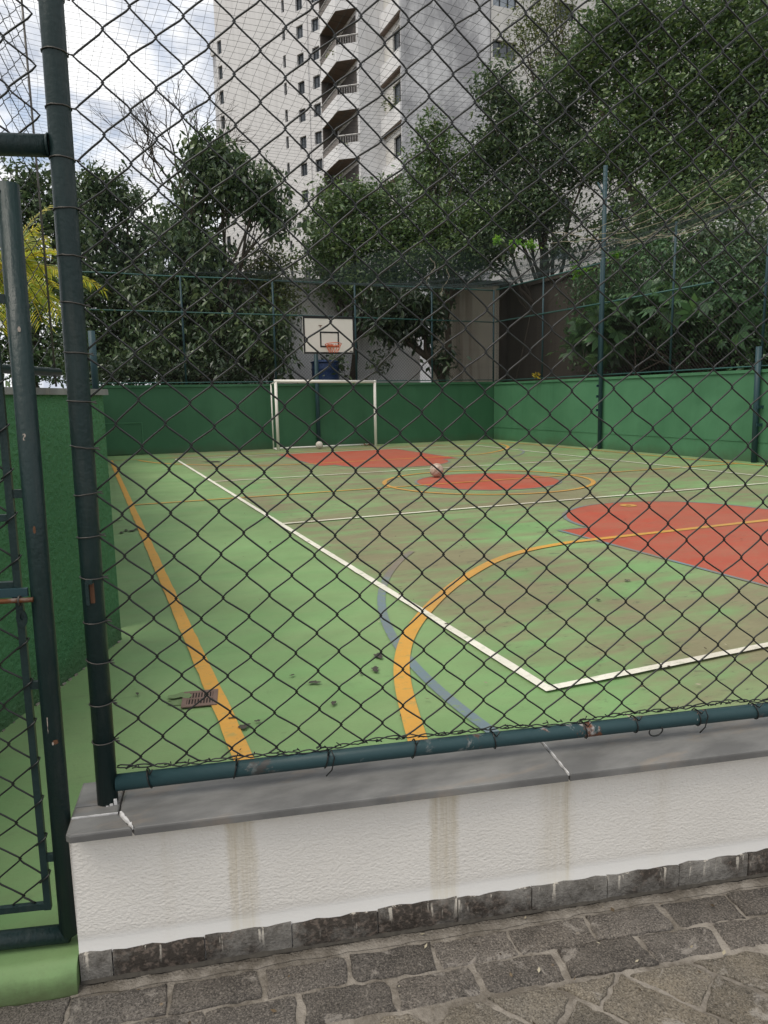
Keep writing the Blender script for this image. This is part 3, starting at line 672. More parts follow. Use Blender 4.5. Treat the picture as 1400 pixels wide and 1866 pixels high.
MB().box(-.30, -.035, -.022, -.010, .952, .972, gfr).build('bolt_bracket', MATS['post_paint_far'], gate)
MB().tube([gfr(-.32, -.030, .944), gfr(-.022, -.030, .946)], .0062, 12).build('slide_bolt', MATS['bolt_steel'], gate, True)
MB().tube([gfr(-.052+.002*math.cos(t), -.030+.0085*math.cos(t), .945+.0115*math.sin(t)) for t in [k*math.pi/6 for k in range(12)]], .002, 6, closed=True).build('bolt_ring', MATS['tie_steel'], gate, True)
n = 18; ring = [gfr(iu(.9)+.004+.013*math.cos(2*math.pi*k/n), -.0125, .895+.022*math.sin(2*math.pi*k/n)) for k in range(n)]; ri = [gfr(iu(.9)+.005+.005*math.cos(2*math.pi*k/n), -.0125, .900+.009*math.sin(2*math.pi*k/n)) for k in range(n)]
mb = MB()
for k in range(n): mb.quad(ring[k], ring[(k+1) % n], ri[(k+1) % n], ri[k])
mb.poly([p+FN*.004 for p in ring]); mb.build('lock_eye', MATS['pipe_paint'], gate)
def gu(k, v): return -.1245+.0598*k+.006*v
def gv(k, j): return .147+.0525*j
chain(gate, gfr, gu, gv, -16, 1, .125, 1.785, .0025, .003)
for j in range(1, 31, 2):
    v = gv(1, j)
    if v > 1.78 or abs(v-.94) < .07: continue
    c = iu(v); pts = [gfr(c-.012, -.012, v-.012), gfr(c+.002, -.0115, v-.001), gfr(c+.0115, -.009, v+.006), gfr(c+.0125, .004, v+.010), gfr(c+.008, .0115, v+.008), gfr(c-.012, .011, v+.002)]
    MB().tube(pts, .0022, 6).build('tie_wire', MATS['wire_coat'], gate, True)
def chip_on(parent, u, z, w, h, mat, name='paint_chip'):
    mb = MB(); nn = 7; r_ = .0249; rows = 9; c = su(z); i0 = 0
    for b in range(rows):
        zz_ = z+h*(b/(rows-1)-.5); ww = w*(.75+random.uniform(-.22, .22))*(1 if 0 < b < rows-1 else .35)
        for a in range(nn):
            t = u+ww*(a/(nn-1)-.5); mb.v.append(tuple(gfr(su(zz_)+r_*math.sin(t), -r_*math.cos(t), zz_)))
    for b in range(rows-1):
        for a in range(nn-1): k = b*nn+a; mb.f.append((k, k+1, k+nn+1, k+nn))
    return mb.build(name, MATS[mat], parent, True)
chip_on(gate, -.45, .62, .55, .055, 'bare_primer'); chip_on(gate, .35, .575, .7, .012, 'rust'); chip_on(gate, .1, .572, .25, .008, 'bare_primer'); chip_on(gate, -.45, 1.335, 1.0, .02, 'bare_primer'); chip_on(gate, .05, 1.115, .3, .018, 'rust'); chip_on(gate, .2, 1.58, .3, .012, 'bare_primer')

# mesh above the lintel belongs to the fence
chain(fence, lambda u, n, v: ffr(u, n+.03, v), lambda k, v: -.055+.0598*k, lambda k, j: 2.075+.0535*j, -12, 2, 2.025, 3.05, .0025)

# ================================================================== ANGLED GREEN WALL
A2, B2 = Vector((.094, 4.47, 0)), Vector((-.4545, 3.3727, 0)); WD = (A2-B2).normalized(); WNv = Vector((-WD.y, WD.x, 0))
def afr(u, n, z): return A2 + WD*u + WNv*n + Vector((0, 0, z))        # u<0 towards the gate; n>0 behind the wall
aw = thing('stucco_wall', 'dark green rough stucco wall behind the gate with a grey coping', 'wall')
_nz = RNG.normal(size=(181, 401)); _nz = (_nz+np.roll(_nz, 1, 0)+np.roll(_nz, 1, 1)+np.roll(_nz, -1, 0)+np.roll(_nz, -1, 1))/2.2
mb = MB(); grid_face(mb, lambda a, b: afr(-3.2+3.2*a, float(_nz[int(round(b*180)), int(round(a*400))])*.0017*(0 < a < 1), -.02+1.475*b), 400, 180)
mb.quad(afr(0, 0, -.02), afr(0, .22, -.02), afr(0, .22, 1.455), afr(0, 0, 1.455)); mb.quad(afr(0, .22, -.02), afr(-3.2, .22, -.02), afr(-3.2, .22, 1.455), afr(0, .22, 1.455))
mb.build('stucco', MATS['green_stucco'], aw, True)
MB().slab([(-3.2, -.025), (.02, -.025), (.02, .245), (-3.2, .245)], 1.4555, 1.488, .005, afr).build('coping_slab', MATS['slate'], aw)
mb = MB()
for i in range(46):
    u = -2.9+i*.063+random.uniform(-.02, .02); s = random.uniform(.003, .010); mb.hexa([afr(u+a*s, -.004-s*(b > 0), z_) for z_ in (.0, s*.9) for a, b in ((-1.6, 1), (1.6, 1), (1.2, 0), (-1.2, 0))])
mb.build('crumbled_edge', MATS['mortar'], aw)
sw = thing('side_wall', 'green side wall of the court running back behind the rough stucco wall', 'wall')
MB().box(-.14, .078, 4.7, 20.69, -.02, 1.46).build('plaster', MATS['green_wall'], sw); MB().box(-.16, .098, 4.72, 20.68, 1.461, 1.492).build('coping_slab', MATS['slate'], sw)
af = thing('chain_link_fence', 'chain-link fence standing on the rough stucco wall behind the gate', 'fence')
MB().tube([afr(-3.0, .09, 1.575), afr(-1.5, .09, 1.575), afr(-.30, .09, 1.575)], .022, 14).build('bottom_rail', MATS['pipe_paint'], af, True)
for u_ in (-2.9, -1.95): MB().tube([afr(u_, .09, 1.49), afr(u_, .09, 3.9)], .024, 14).build('post', MATS['pipe_paint'], af, True)
chain(af, lambda u, n, v: afr(u, .09+n, v), lambda k, v: -.34+.0598*k, lambda k, j: 1.62+.0535*j, -36, 0, 1.60, 4.1, .0021, .003, 5)
MB().tube([afr(-.335, .09, 1.5), afr(-.335, .09, 2.6), afr(-.34, .092, 4.1)], .006, 6).build('end_rod', MATS['tie_steel'], af, True)
tag(MB().tube([(.068, 5.0, 1.49), (.068, 5.0, 1.86)], .021, 16).build('post_stub', MATS['post_paint_far'], None, True), 'short cut-off green post standing on the coping beside the large pipe post', 'post')

# ================================================================== COURT WALLS
bw = thing('court_wall', 'green painted wall across the far end of the court', 'wall')
MB().box(-.1, 12.62, 20.7, 20.88, -.02, 1.80).build('plaster', MATS['green_wall'], bw)
MB().box(-.1, 12.66, 20.665, 20.91, 1.803, 1.87).build('cap', MATS['green_wall'], bw)
MB().box(.2, 1.36, 20.672, 20.698, .03, .87).build('hatch', MATS['green_wall'], bw); MB().box(.2, 1.36, 20.655, 20.671, .855, .885).box(1.36, 1.385, 20.655, 20.698, .03, .885).build('hatch_frame', MATS['green_wall_lit'], bw)
rw = thing('court_wall', 'lighter green painted wall along the right side of the court', 'wall')
MB().box(12.35, 12.53, -1.5, 20.66, -.02, 1.77).build('plaster', MATS['green_wall_lit'], rw)
MB().box(12.32, 12.56, -1.5, 20.66, 1.773, 1.835).build('cap', MATS['green_wall_lit'], rw)
MB().box(12.338, 12.3495, -1.5, 20.66, .40, .415).build('plaster_ledge', MATS['green_wall_lit'], rw)

def mesh_panel(parent, f, u0, u1, v0, v1, pitch=.095, r=.0028):
    vs = []; fs = []; H = v1-v0; n = int((u1-u0+H)/pitch)
    for sgn in (1, -1):
        for i in range(n+1):
            s0 = u0-H+i*pitch if sgn > 0 else u0+i*pitch
            a = (s0, v0); b = (s0+sgn*H, v1)
            t0 = 0; t1 = 1; d = b[0]-a[0]
            ta, tb = sorted(((u0-a[0])/d, (u1-a[0])/d)); t0 = max(0, ta); t1 = min(1, tb)
            if t1-t0 < .01: continue
            p = f(a[0]+d*t0, 0, v0+H*t0); q = f(a[0]+d*t1, 0, v0+H*t1); k = len(vs)
            t = (q-p).normalized(); x = t.cross(Vector((.3, .2, .9))).normalized(); y = t.cross(x)
            for c in (p, q):
                for an in (0, 2.09, 4.19): vs.append(tuple(c+(x*math.cos(an)+y*math.sin(an))*r))
            fs += [(k, k+1, k+4, k+3), (k+1, k+2, k+5, k+4), (k+2, k, k+3, k+5)]
    o = np_mesh('wire_mesh', vs, fs, MATS['wire_coat'], parent); o['kind'] = 'stuff'; return o
TOPZ, MIDZ = 4.76, 3.76
bf = thing('court_fence', 'tall wire fence with thin posts on top of the far green wall', 'fence')
for x in (.1, 2.62, 5.16, 7.64, 10.18, 12.4): MB().tube([(x, 20.79, 1.865), (x, 20.79, TOPZ)], .028, 10).build('post', MATS['post_paint_far'], bf, True)
MB().tube([(-.1+i*1.04, 20.79, TOPZ+.01*math.sin(i*2)) for i in range(13)], .02, 8).build('top_rail', MATS['teal_cable'], bf, True)
MB().tube([(-.1, 20.76, MIDZ+.06), (6, 20.76, MIDZ+.05), (12.4, 20.76, MIDZ)], .017, 8).build('middle_rail', MATS['teal_cable'], bf, True)
MB().tube([(-.1, 20.76, 1.93), (12.4, 20.76, 1.93)], .014, 8).build('bottom_rail', MATS['teal_cable'], bf, True)
mesh_panel(bf, lambda u, n, v: Vector((u, 20.79+n, v)), 0, 12.4, 1.93, TOPZ)
rf = thing('court_fence', 'tall wire fence with thin posts on top of the right green wall', 'fence')
for y in (5.6, 8.1, 10.62, 13.05, 15.57, 18.1): MB().tube([(12.44, y, 1.83), (12.44, y, TOPZ+.4*(y < 15))], .026, 10).build('post', MATS['post_paint_far'], rf, True)
MB().tube([(12.44, 20.7, TOPZ), (12.44, 15.57, TOPZ-.05)], .018, 8).build('top_rail', MATS['teal_cable'], rf, True)
MB().tube([(12.41, 20.7, MIDZ), (12.41, 15.5, MIDZ-.06), (12.41, 11.9, MIDZ-.07)], .019, 8).build('middle_rail', MATS['teal_cable'], rf, True)
MB().tube([(12.41, 20.7, 1.9), (12.41, 0, 1.9)], .014, 8).build('bottom_rail', MATS['teal_cable'], rf, True)
mesh_panel(rf, lambda u, n, v: Vector((12.44+n, u, v)), 6, 20.7, 1.9, TOPZ)
tpst = thing('tall_post', 'tall dark green post with a forked top in front of the right green wall', 'post')
MB().tube([(12.27, 15.23, 0), (12.27, 15.27, 3.2), (12.27, 15.3, 6.95)], .052, 16).build('pole', MATS['post_paint_far'], tpst, True)
MB().tube([(12.27, 15.3, 6.25), (12.25, 15.55, 6.62)], .022, 8).build('arm', MATS['post_paint_far'], tpst, True)
for z_ in (1.0, 1.35, 1.62): MB().box(12.20, 12.35, 15.31, 15.33, z_-.03, z_+.03).build('bracket', MATS['post_paint_far'], tpst)
stp = thing('short_post', 'shorter dark green post in front of the right green wall near the photo edge', 'post')
MB().tube([(12.27, 10.5, 0), (12.27, 10.55, 2.27)], .055, 16).build('pole', MATS['post_paint_far'], stp, True)
for z_ in (.75, 1.1): MB().box(12.20, 12.35, 10.42, 10.44, z_-.03, z_+.03).build('bracket', MATS['post_paint_far'], stp)

# ================================================================== GOAL, BACKBOARD, BALLS, DRAIN
goal = thing('goal', 'white metal football goal without net against the far green wall', 'goal')
GXL, GXR, GY = 4.93, 7.89, 19.95
for x in (GXL, GXR): MB().tube([(x, GY, 0), (x, GY, 1.93)], .042, 14).build('post', MATS['white_metal'], goal, True)
MB().tube([(GXL-.042, GY, 1.925), (GXR+.042, GY, 1.885)], .044, 14).build('crossbar', MATS['white_metal'], goal, True)
for x in (GXL,):
    MB().tube([(x, 20.5, 0.0), (x, 20.5, 1.86)], .02, 8).build('back_post', MATS['white_metal'], goal, True)
    MB().tube([(x, GY, 1.90), (x, 20.5, 1.86)], .018, 8).build('top_stay', MATS['white_metal'], goal, True)
    MB().tube([(x, GY, .02), (x, 20.5, .02)], .018, 8).build('base_stay', MATS['white_metal'], goal, True)
MB().tube([(GXL, 20.5, .025), (GXR, 20.5, .025)], .025, 8).build('base_bar', MATS['white_metal'], goal, True)
hoop = thing('basketball_hoop', 'white basketball backboard with black frame and orange rim on a dark pole behind the goal', 'basketball hoop')
BX0, BX1, BY, BZ0, BZ1 = 5.70, 7.205, 19.7, 2.66, 3.67
PX = 6.32
MB().tube([(PX, 20.58, 0), (PX, 20.58, 3.1)], .06, 14).build('pole', MATS['post_paint_far'], hoop, True)
for z_ in (2.85, 3.3): MB().tube([(PX, 20.55, z_), (6.45, BY+.03, z_+.05)], .03, 8).build('arm', MATS['post_paint_far'], hoop, True)
brd = MB().box(BX0, BX1, BY, BY+.03, BZ0, BZ1).build('backboard', MATS['board_white'], hoop)
w = .05; MB().box(BX0-.01, BX1+.01, BY-.008, BY+.038, BZ1, BZ1+.02).box(BX0, BX1, BY-.006, BY-.001, BZ1-w, BZ1).box(BX0, BX1, BY-.006, BY-.001, BZ0, BZ0+w).box(BX0, BX0+w, BY-.006, BY-.001, BZ0+w, BZ1-w).box(BX1-w, BX1, BY-.006, BY-.001, BZ0+w, BZ1-w).build('border', MATS['black_paint'], brd)
x0, x1, z0, z1 = 6.18, 6.74, 2.84, 3.27; w = .042
MB().box(x0, x1, BY-.006, BY-.001, z1-w, z1).box(x0, x1, BY-.006, BY-.001, z0, z0+w).box(x0, x0+w, BY-.006, BY-.001, z0+w, z1-w).box(x1-w, x1, BY-.006, BY-.001, z0+w, z1-w).build('target_square', MATS['black_paint'], brd)
mb = MB()
for k in range(5): mb.box(7.05+k*.018, 7.062+k*.018, BY-.006, BY-.001, 2.725, 2.752)
mb.build('maker_mark', MATS['black_paint'], brd)
MB().box(6.15, 6.25, BY-.007, BY-.001, 3.42, 3.44).box(6.19, 6.21, BY-.007, BY-.001, 3.38, 3.42).build('patch', MATS['rust'], brd)
RC = Vector((6.46, BY-.32, 2.90))
rim = MB().tube([RC+Vector((.225*math.cos(t), .225*math.sin(t), -.03*math.sin(t))) for t in [k*math.pi/16 for k in range(32)]], .011, 8, closed=True).build('rim', MATS['hoop_orange'], hoop, True)
MB().box(6.38, 6.54, BY-.1, BY-.008, 2.87, 2.92).build('bracket', MATS['hoop_orange'], rim)
mb = MB()
for k in range(12):
    t0 = k*math.pi/6
    for s in (1, -1): mb.tube([RC+Vector((.222*math.cos(t0), .222*math.sin(t0), 0)), RC+Vector((.17*math.cos(t0+s*.3), .17*math.sin(t0+s*.3), -.12)), RC+Vector((.12*math.cos(t0+s*.6), .12*math.sin(t0+s*.6), -.22))], .005, 4)
mb.build('torn_net', MATS['hoop_orange'], hoop)
def ball(name, c, r, mat, label):
    t = thing(name, label, 'ball'); bm = bmesh.new(); bmesh.ops.create_uvsphere(bm, u_segments=32, v_segments=20, radius=r)
    me = bpy.data.meshes.new('cover'); bm.to_mesh(me); bm.free(); me.materials.append(MATS[mat]); me.polygons.foreach_set('use_smooth', [True]*len(me.polygons))
    o = bpy.data.objects.new('cover', me); COL.objects.link(o); o.parent = t; o.location = c
    rot = Matrix.Rotation(.5, 3, 'X') @ Matrix.Rotation(.6, 3, 'Y')
    for q in range(2):
        pts = [c+rot @ Vector((r*.999*math.cos(a), r*.999*math.sin(a), 0) if q == 0 else (r*.999*math.cos(a), 0, r*.999*math.sin(a))) for a in [k*math.pi/20 for k in range(40)]]
        MB().tube(pts, r*.016, 5, closed=True).build('seam', MATS['ball_seam'], t, True)
    for s in (1, -1):
        pts = [c+rot @ (Vector((s*(.55+.28*math.cos(2*a)), .83*math.cos(a), .83*math.sin(a))).normalized()*r*.999) for a in [k*math.pi/20 for k in range(40)]]
        MB().tube(pts, r*.016, 5, closed=True).build('seam', MATS['ball_seam'], t, True)
    return t
g = gnd(796, 870); ball('basketball', Vector((g.x, g.y, .13)), .122, 'ball_leather', 'worn pale orange basketball lying by the red centre circle')
ball('football', Vector((6.1, 19.82, .115)), .105, 'ball_pale', 'small pale ball lying inside the white goal')
for px, py, s in ((668, 812, .16), (880, 800, .1)):
    g = gnd(px, py)
g = gnd(365, 1276); blotch(g.x-.085, g.y+.035, .06, .05, .0035, 'scuff', 'bare_patch'); dr = thing('floor_drain', 'rusty rectangular floor drain grate beside the yellow line', 'drain')
def dfr(u, n, z): return Vector((g.x, g.y, 0)) + FU*u + FN*n + Vector((0, 0, z))
MB().box(-.075, .075, -.085, .085, .0082, .0090, dfr).build('slot_shade', MATS['drain_shade'], dr)  # flat dark plate on the floor, stands in for shade in the slots
mb = MB().box(-.082, .082, -.092, -.066, .0082, .0125, dfr).box(-.082, .082, .066, .092, .0082, .0125, dfr).box(-.082, -.06, -.066, .066, .0082, .0125, dfr).box(.06, .082, -.066, .066, .0082, .0125, dfr)
mb.build('frame', MATS['iron_grate'], dr)
for k in range(9): u_ = -.054+k*.0135; MB().box(u_-.0036, u_+.0036, -.066, .066, .0085, .0115, dfr).build('bar', MATS['iron_grate'], dr)
MB().box(-.06, .06, -.008, .008, .0087, .0121, dfr).build('cross_bar', MATS['iron_grate'], dr)
# small fallen leaves and chips on the court, one heap by the goal post
mb = MB()
for k in range(60):
    x = random.uniform(7.55, 7.95); y = random.uniform(20.0, 20.35); a_ = random.random()*6.3; s = random.uniform(.02, .05); zb = random.uniform(.01, .05)
    mb.quad((x, y, zb), (x+s*math.cos(a_), y+s*math.sin(a_), zb+.02), (x+s*(math.cos(a_)-math.sin(a_)), y+s*(math.sin(a_)+math.cos(a_)), zb+.01), (x-s*math.sin(a_), y+s*math.cos(a_), zb))
tag(mb.build('leaf_litter', MATS['rust']), 'small heap of dry brown leaves at the foot of the right goal post', 'leaves', kind='stuff')

mb = MB()
for k in range(420):
    x = random.uniform(.2, 11.5); y = 2.0+18*random.random()**1.5; a_ = random.random()*6.3; s_ = random.uniform(.006, .02); w_ = s_*random.uniform(.2, .6); zb = .016
    c_, q_ = math.cos(a_), math.sin(a_); mb.quad((x-c_*s_, y-q_*s_, zb), (x+q_*w_, y-c_*w_, zb+.002), (x+c_*s_, y+q_*s_, zb+.004), (x-q_*w_, y+c_*w_, zb+.001))
tag(mb.build('leaf_litter', MATS['litter']), 'tiny dry leaf bits and grit strewn over the court', 'leaves', kind='stuff')

# ================================================================== OVERHEAD NET
def netz(x, y):
    ty = (y-2.2)/18.5; tx = (x+.6)/13.0
    return 4.78 - 1.05*math.sin(math.pi*min(1, max(0, tx)))**.8*math.sin(math.pi*min(1, max(0, ty))**1.7)*(.35+.75*tx) + (.5*(1-ty)) + .05*math.sin(x*2.1+y*1.3)
vs, fs = [], []
def thread(pts, r):
    k0 = len(vs)
    for i, p in enumerate(pts):
        t = (pts[min(i+1, len(pts)-1)]-pts[max(i-1, 0)]).normalized(); x = t.cross(Vector((.2, .1, 1))).normalized(); y = t.cross(x)
        for an in (0, 2.09, 4.19): vs.append(tuple(p+(x*math.cos(an)+y*math.sin(an))*r))
    for i in range(len(pts)-1):
        a = k0+i*3
        for j in range(3): fs.append((a+j, a+(j+1) % 3, a+3+(j+1) % 3, a+3+j))
y = 2.2
while y < 20.75:
    o_ = random.uniform(-.012, .012); thread([Vector((x_, y+o_+.02*math.sin(x_*3+y*2), netz(x_, y))) for x_ in [-.6+i*.65 for i in range(21)]], .0017); y += .115
x = -.6
while x < 12.45:
    o_ = random.uniform(-.015, .015); thread([Vector((x+o_+.035*math.sin(y_*2.3+x*5), y_, netz(x, y_))) for y_ in [2.2+i*.37 for i in range(51)]], .0017); x += .115
def skirt(parent, f, L, rise, step=.017):
    global vs, fs
    keep = (vs, fs); vs, fs = [], []
    n = int(1.35/step)
    for i in range(n):
        h = i*step
        pts = []
        for k in range(41):
            u = L*k/40; top = rise(u)
            if h <= top: pts.append(f(u, h*.55, h-.05*math.sin(u*1.7+h*2)-.03*math.sin(u*4.1)))
        if len(pts) > 2: thread(pts, .0029)
    k = 0
    while k*.11 < L:
        u = k*.11; top = rise(u); k += 1
        if top > .06: thread([f(u+.02*math.sin(q), top*q/6*.55, top*q/6-.05*math.sin(u*1.7+top*q/3)) for q in range(7)], .002)
    o = np_mesh('side_net', vs, fs, MATS['net_far'], parent); o['kind'] = 'stuff'; vs, fs = keep; return o
skirt(bf, lambda u, n, h: Vector((5.9+u, 20.82+n, TOPZ+h)), 6.5, lambda u: 1.25*min(1, max(0, u/3.0))**1.3)
skirt(rf, lambda u, n, h: Vector((12.47+n*.6, 20.7-u, TOPZ+h)), 5.6, lambda u: .95-.07*u)
net_o = np_mesh('overhead_net', vs, fs, MATS['net_cord']); tag(net_o, 'thin dark net strung over the whole court against the sky', 'net')

# ================================================================== WALLS BEHIND THE COURT
cw = thing('concrete_wall', 'stained beige concrete wall behind the far right corner of the court', 'wall')
MB().box(11.9, 15.1, 24.0, 24.3, 1.0, 5.45).build('panel', MATS['concrete_wall'], cw); MB().box(11.8, 15.1, 23.9, 24.32, 5.451, 5.6).build('cap', MATS['shaded_concrete'], cw)
MB().box(14.55, 14.85, 23.85, 24.0, 1.0, 5.45).build('pilaster', MATS['shaded_concrete'], cw)
rtw = thing('retaining_wall', 'dark damp concrete wall behind the vines on the right', 'wall')
MB().box(14.8, 15.1, 17.4, 23.84, .9, 5.2).build('panel', MATS['shaded_concrete'], rtw); MB().box(14.8, 15.1, 4, 17.39, .9, 3.7).build('panel', MATS['shaded_concrete'], rtw); MB().box(14.7, 15.12, 17.35, 23.84, 5.203, 5.35).build('cap', MATS['shaded_concrete'], rtw)
tag(MB().box(15.3, 19, 14.5, 17.6, 4.8, 5.75).build('roof_parapet', MATS['tower_white']), 'small white parapet corner showing above the vines', 'wall')
ww = thing('white_wall', 'stained white wall behind the trees and the backboard', 'wall')
MB().box(2.4, 11.9, 25.5, 25.8, 1.0, 5.5).build('panel', MATS['stained_white'], ww); MB().box(2.4, 11.9, 25.35, 25.5, 1.0, 3.15).build('lower_band', MATS['tower_white'], ww); MB().box(2.4, 11.9, 25.3, 25.85, 5.503, 5.62).build('cap', MATS['stained_white'], ww)
bar = thing('water_drum', 'blue plastic drum behind the far wall under the backboard', 'drum')
bc = Vector((7.5, 23.4, 0)); prof = [(.0, 1.3), (.42, 1.3), (.46, 1.36), (.46, 1.8), (.48, 1.85), (.46, 1.9), (.46, 2.35), (.48, 2.4), (.46, 2.45), (.46, 2.55), (.42, 2.66), (.25, 2.7), (.0, 2.7)]
mb = MB(); S_ = 28
for r_, z_ in prof:
    for j in range(S_): mb.v.append((bc.x+r_*math.cos(2*math.pi*j/S_), bc.y+r_*math.sin(2*math.pi*j/S_), z_))
for k in range(len(prof)-1):
    for j in range(S_): mb.f.append((k*S_+j, k*S_+(j+1) % S_, (k+1)*S_+(j+1) % S_, (k+1)*S_+j))
mb.build('body', MATS['blue_plastic'], bar, True); MB().tube([(bc.x+.47*math.cos(t), bc.y+.47*math.sin(t), 2.62) for t in [k*math.pi/14 for k in range(28)]], .025, 6, closed=True).build('rim', MATS['blue_plastic'], bar, True)

# ================================================================== TOWERS
def holed(mb, f, L, z0, z1, holes, depth):
    us = sorted({0, L} | {h[0] for h in holes} | {h[1] for h in holes}); zs = sorted({z0, z1} | {h[2] for h in holes} | {h[3] for h in holes})
    for a, b in zip(us, us[1:]):
        for c, d in zip(zs, zs[1:]):
            if any(h[0] <= a+1e-6 and b <= h[1]+1e-6 and h[2] <= c+1e-6 and d <= h[3]+1e-6 for h in holes): continue
            mb.quad(f(a, 0, c), f(b, 0, c), f(b, 0, d), f(a, 0, d))
    for a, b, c, d in holes:
        mb.quad(f(a, 0, c), f(b, 0, c), f(b, depth, c), f(a, depth, c)); mb.quad(f(a, 0, d), f(a, depth, d), f(b, depth, d), f(b, 0, d))
        mb.quad(f(a, 0, c), f(a, depth, c), f(a, depth, d), f(a, 0, d)); mb.quad(f(b, 0, c), f(b, 0, d), f(b, depth, d), f(b, depth, c))
def window(parent, f, h, depth, bars=1, pane='glass_dark', t=.07, sill=True):
    a, b, c, d = h
    fr = MB().box(a, a+t, depth-.06, depth, c, d, f).box(b-t, b, depth-.06, depth, c, d, f).box(a+t, b-t, depth-.06, depth, c, c+t, f).box(a+t, b-t, depth-.06, depth, d-t, d, f)
    for k in range(bars):
        m_ = a+(b-a)*(k+1)/(bars+1); fr.box(m_-t/2, m_+t/2, depth-.055, depth, c+t, d-t, f)
    o = fr.build('window', MATS['frame_dark'], parent)
    MB().quad(f(a, depth-.01, c), f(b, depth-.01, c), f(b, depth-.01, d), f(a, depth-.01, d)).build('pane', MATS[pane], o)
    return o
tw = thing('apartment_tower', 'pale apartment tower with angled balconies and a streaked grey concrete side', 'building')
TX, TY = 18.71, 42.05
def front(u, n, z): return Vector((TX+u, TY+n, z))                  # face towards the court
fh = 2.92; H0, H1 = 0.0, 48.0
MB().box(TX, 24.75, TY, TY+.12, H0, H1).box(TX+.46, 24.75, TY+.121, 52, H0, H1).build('concrete_side', MATS['tower_concrete'], tw)
mb = MB(); holes = []
def cream(u, n, z): return Vector((24.751+u, TY-.06+n, z))
wz = [22.08-fh*k for k in range(-7, 7)]
for z_ in wz:
    holes += [(.12, 1.85, z_, z_+1.02), (4.76, 6.15, z_, z_+1.02), (9.4, 11.1, z_, z_+1.02)]
holed(mb, cream, 26, H0, H1, holes, .25); mb.build('cream_side', MATS['tower_cream'], tw); MB().box(24.9, 50.7, TY+.25, 52, H0, H1).build('core', MATS['tower_cream'], tw)
for i, h in enumerate(holes): window(tw, cream, h, .22, 2, 'glass_curtain' if i % 2 == 0 else 'glass_dark', .06)
# left face of the tower: recess with windows and projecting planter bands
def side(u, n, z): return Vector((TX+.22+n, 45.13-u, z))              # faces -X, u runs towards the viewer
bz = [21.74-2.98*k for k in range(-7, 7)]                           # top of each planter band
mb = MB(); holes = [(1.35, 2.85, z_+.08, z_+1.5) for z_ in bz]
holed(mb, side, 3.07, H0, H1, holes, .2); mb.build('recess_wall', MATS['tower_cream'], tw)
for h in holes: window(tw, side, h, .17, 1, 'glass_dark', .06)
for z_ in bz:
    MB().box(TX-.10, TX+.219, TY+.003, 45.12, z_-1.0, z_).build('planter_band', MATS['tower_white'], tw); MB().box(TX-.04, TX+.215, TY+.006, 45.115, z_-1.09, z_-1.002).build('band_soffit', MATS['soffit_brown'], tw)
MB().box(17.21, TX+.3, 45.13, 51.5, H0, H1).build('white_pier', MATS['tower_white'], tw)
# balconies
bo = [(17.205, 45.15), (16.07, 46.04), (16.07, 49.3), (17.205, 49.3)]
for k in range(-7, 6):
    z0 = 19.66-2.87*k-.0       # balcony floor level
    sl = MB().prism(bo[::-1] if area(bo) < 0 else bo, z0-.36, z0, None).build('balcony', MATS['tower_white'], tw)
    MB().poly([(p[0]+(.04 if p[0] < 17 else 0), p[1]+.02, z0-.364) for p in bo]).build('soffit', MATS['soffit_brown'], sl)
    par = MB()
    for p, q in zip(bo[:3], bo[1:3]+[bo[3]]):
        p, q = Vector(p), Vector(q); t = (q-p).normalized(); n_ = Vector((t.y, -t.x))*.09
        par.hexa([(p.x, p.y, z0+.002), (p.x+n_.x, p.y+n_.y, z0+.002), (q.x+n_.x, q.y+n_.y, z0+.002), (q.x, q.y, z0+.002), (p.x, p.y, z0+.58), (p.x+n_.x, p.y+n_.y, z0+.58), (q.x+n_.x, q.y+n_.y, z0+.58), (q.x, q.y, z0+.58)])
    par.build('parapet', MATS['tower_white'], sl)
    rl = MB()
    for p, q in zip(bo[:2], bo[1:3]):
        p, q = Vector(p), Vector(q); L = (q-p).length
        rl.tube([(p.x, p.y, z0+1.02), (q.x, q.y, z0+1.02)], .05, 6)
        for j in range(int(L/.16)+1):
            c = p+(q-p)*(j*.16/L); rl.tube([(c.x, c.y, z0+.58), (c.x, c.y, z0+1.0)], .014, 4)
    rl.build('railing', MATS['rail_metal'], sl)
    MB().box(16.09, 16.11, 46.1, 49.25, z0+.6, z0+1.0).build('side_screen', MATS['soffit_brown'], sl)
    MB().box(17.15, 17.2, 45.5, 49.2, z0+.01, z0+2.2).build('balcony_back', MATS['loggia_shade'], sl)  # back of the recess, painted dark for its shade
    MB().box(16.1, 17.14, 49.15, 49.29, z0+.01, z0+2.5).build('end_wall', MATS['loggia_shade'], sl)
def greens(cx, cy, cz, n, r_, parent, nm='balcony_plant'):
    mb = MB()
    for k in range(n):
        p = Vector((cx+random.gauss(0, r_), cy+random.gauss(0, r_), cz+abs(random.gauss(0, r_)))); d = Vector((random.gauss(0, 1), random.gauss(0, 1), random.gauss(.2, .7))).normalized()*.22; s_ = d.cross(Vector((.3, .2, 1))).normalized()*.06
        mb.quad(p, p+d*.5+s_, p+d, p+d*.5-s_)
    return mb.build(nm, MATS['leaf_olive'], parent)
greens(TX+.0, 43.4, bz[8]+.05, 90, .28, tw); greens(16.5, 46.2, 16.9+.2, 60, .25, tw); greens(16.4, 47.4, 14.0+.2, 90, .3, tw); greens(16.4, 46.6, 22.7, 40, .25, tw)
ft = thing('apartment_tower', 'tall plain white tower with rows of small square windows, farther behind', 'building')
FA = Vector((28.51, 86.643, 0)); FD = Vector((-.45, .893, 0)); FNm = Vector((.893, .45, 0))
def far(u, n, z): return FA + FD*u + FNm*n + Vector((0, 0, z))
mb = MB(); holes = []
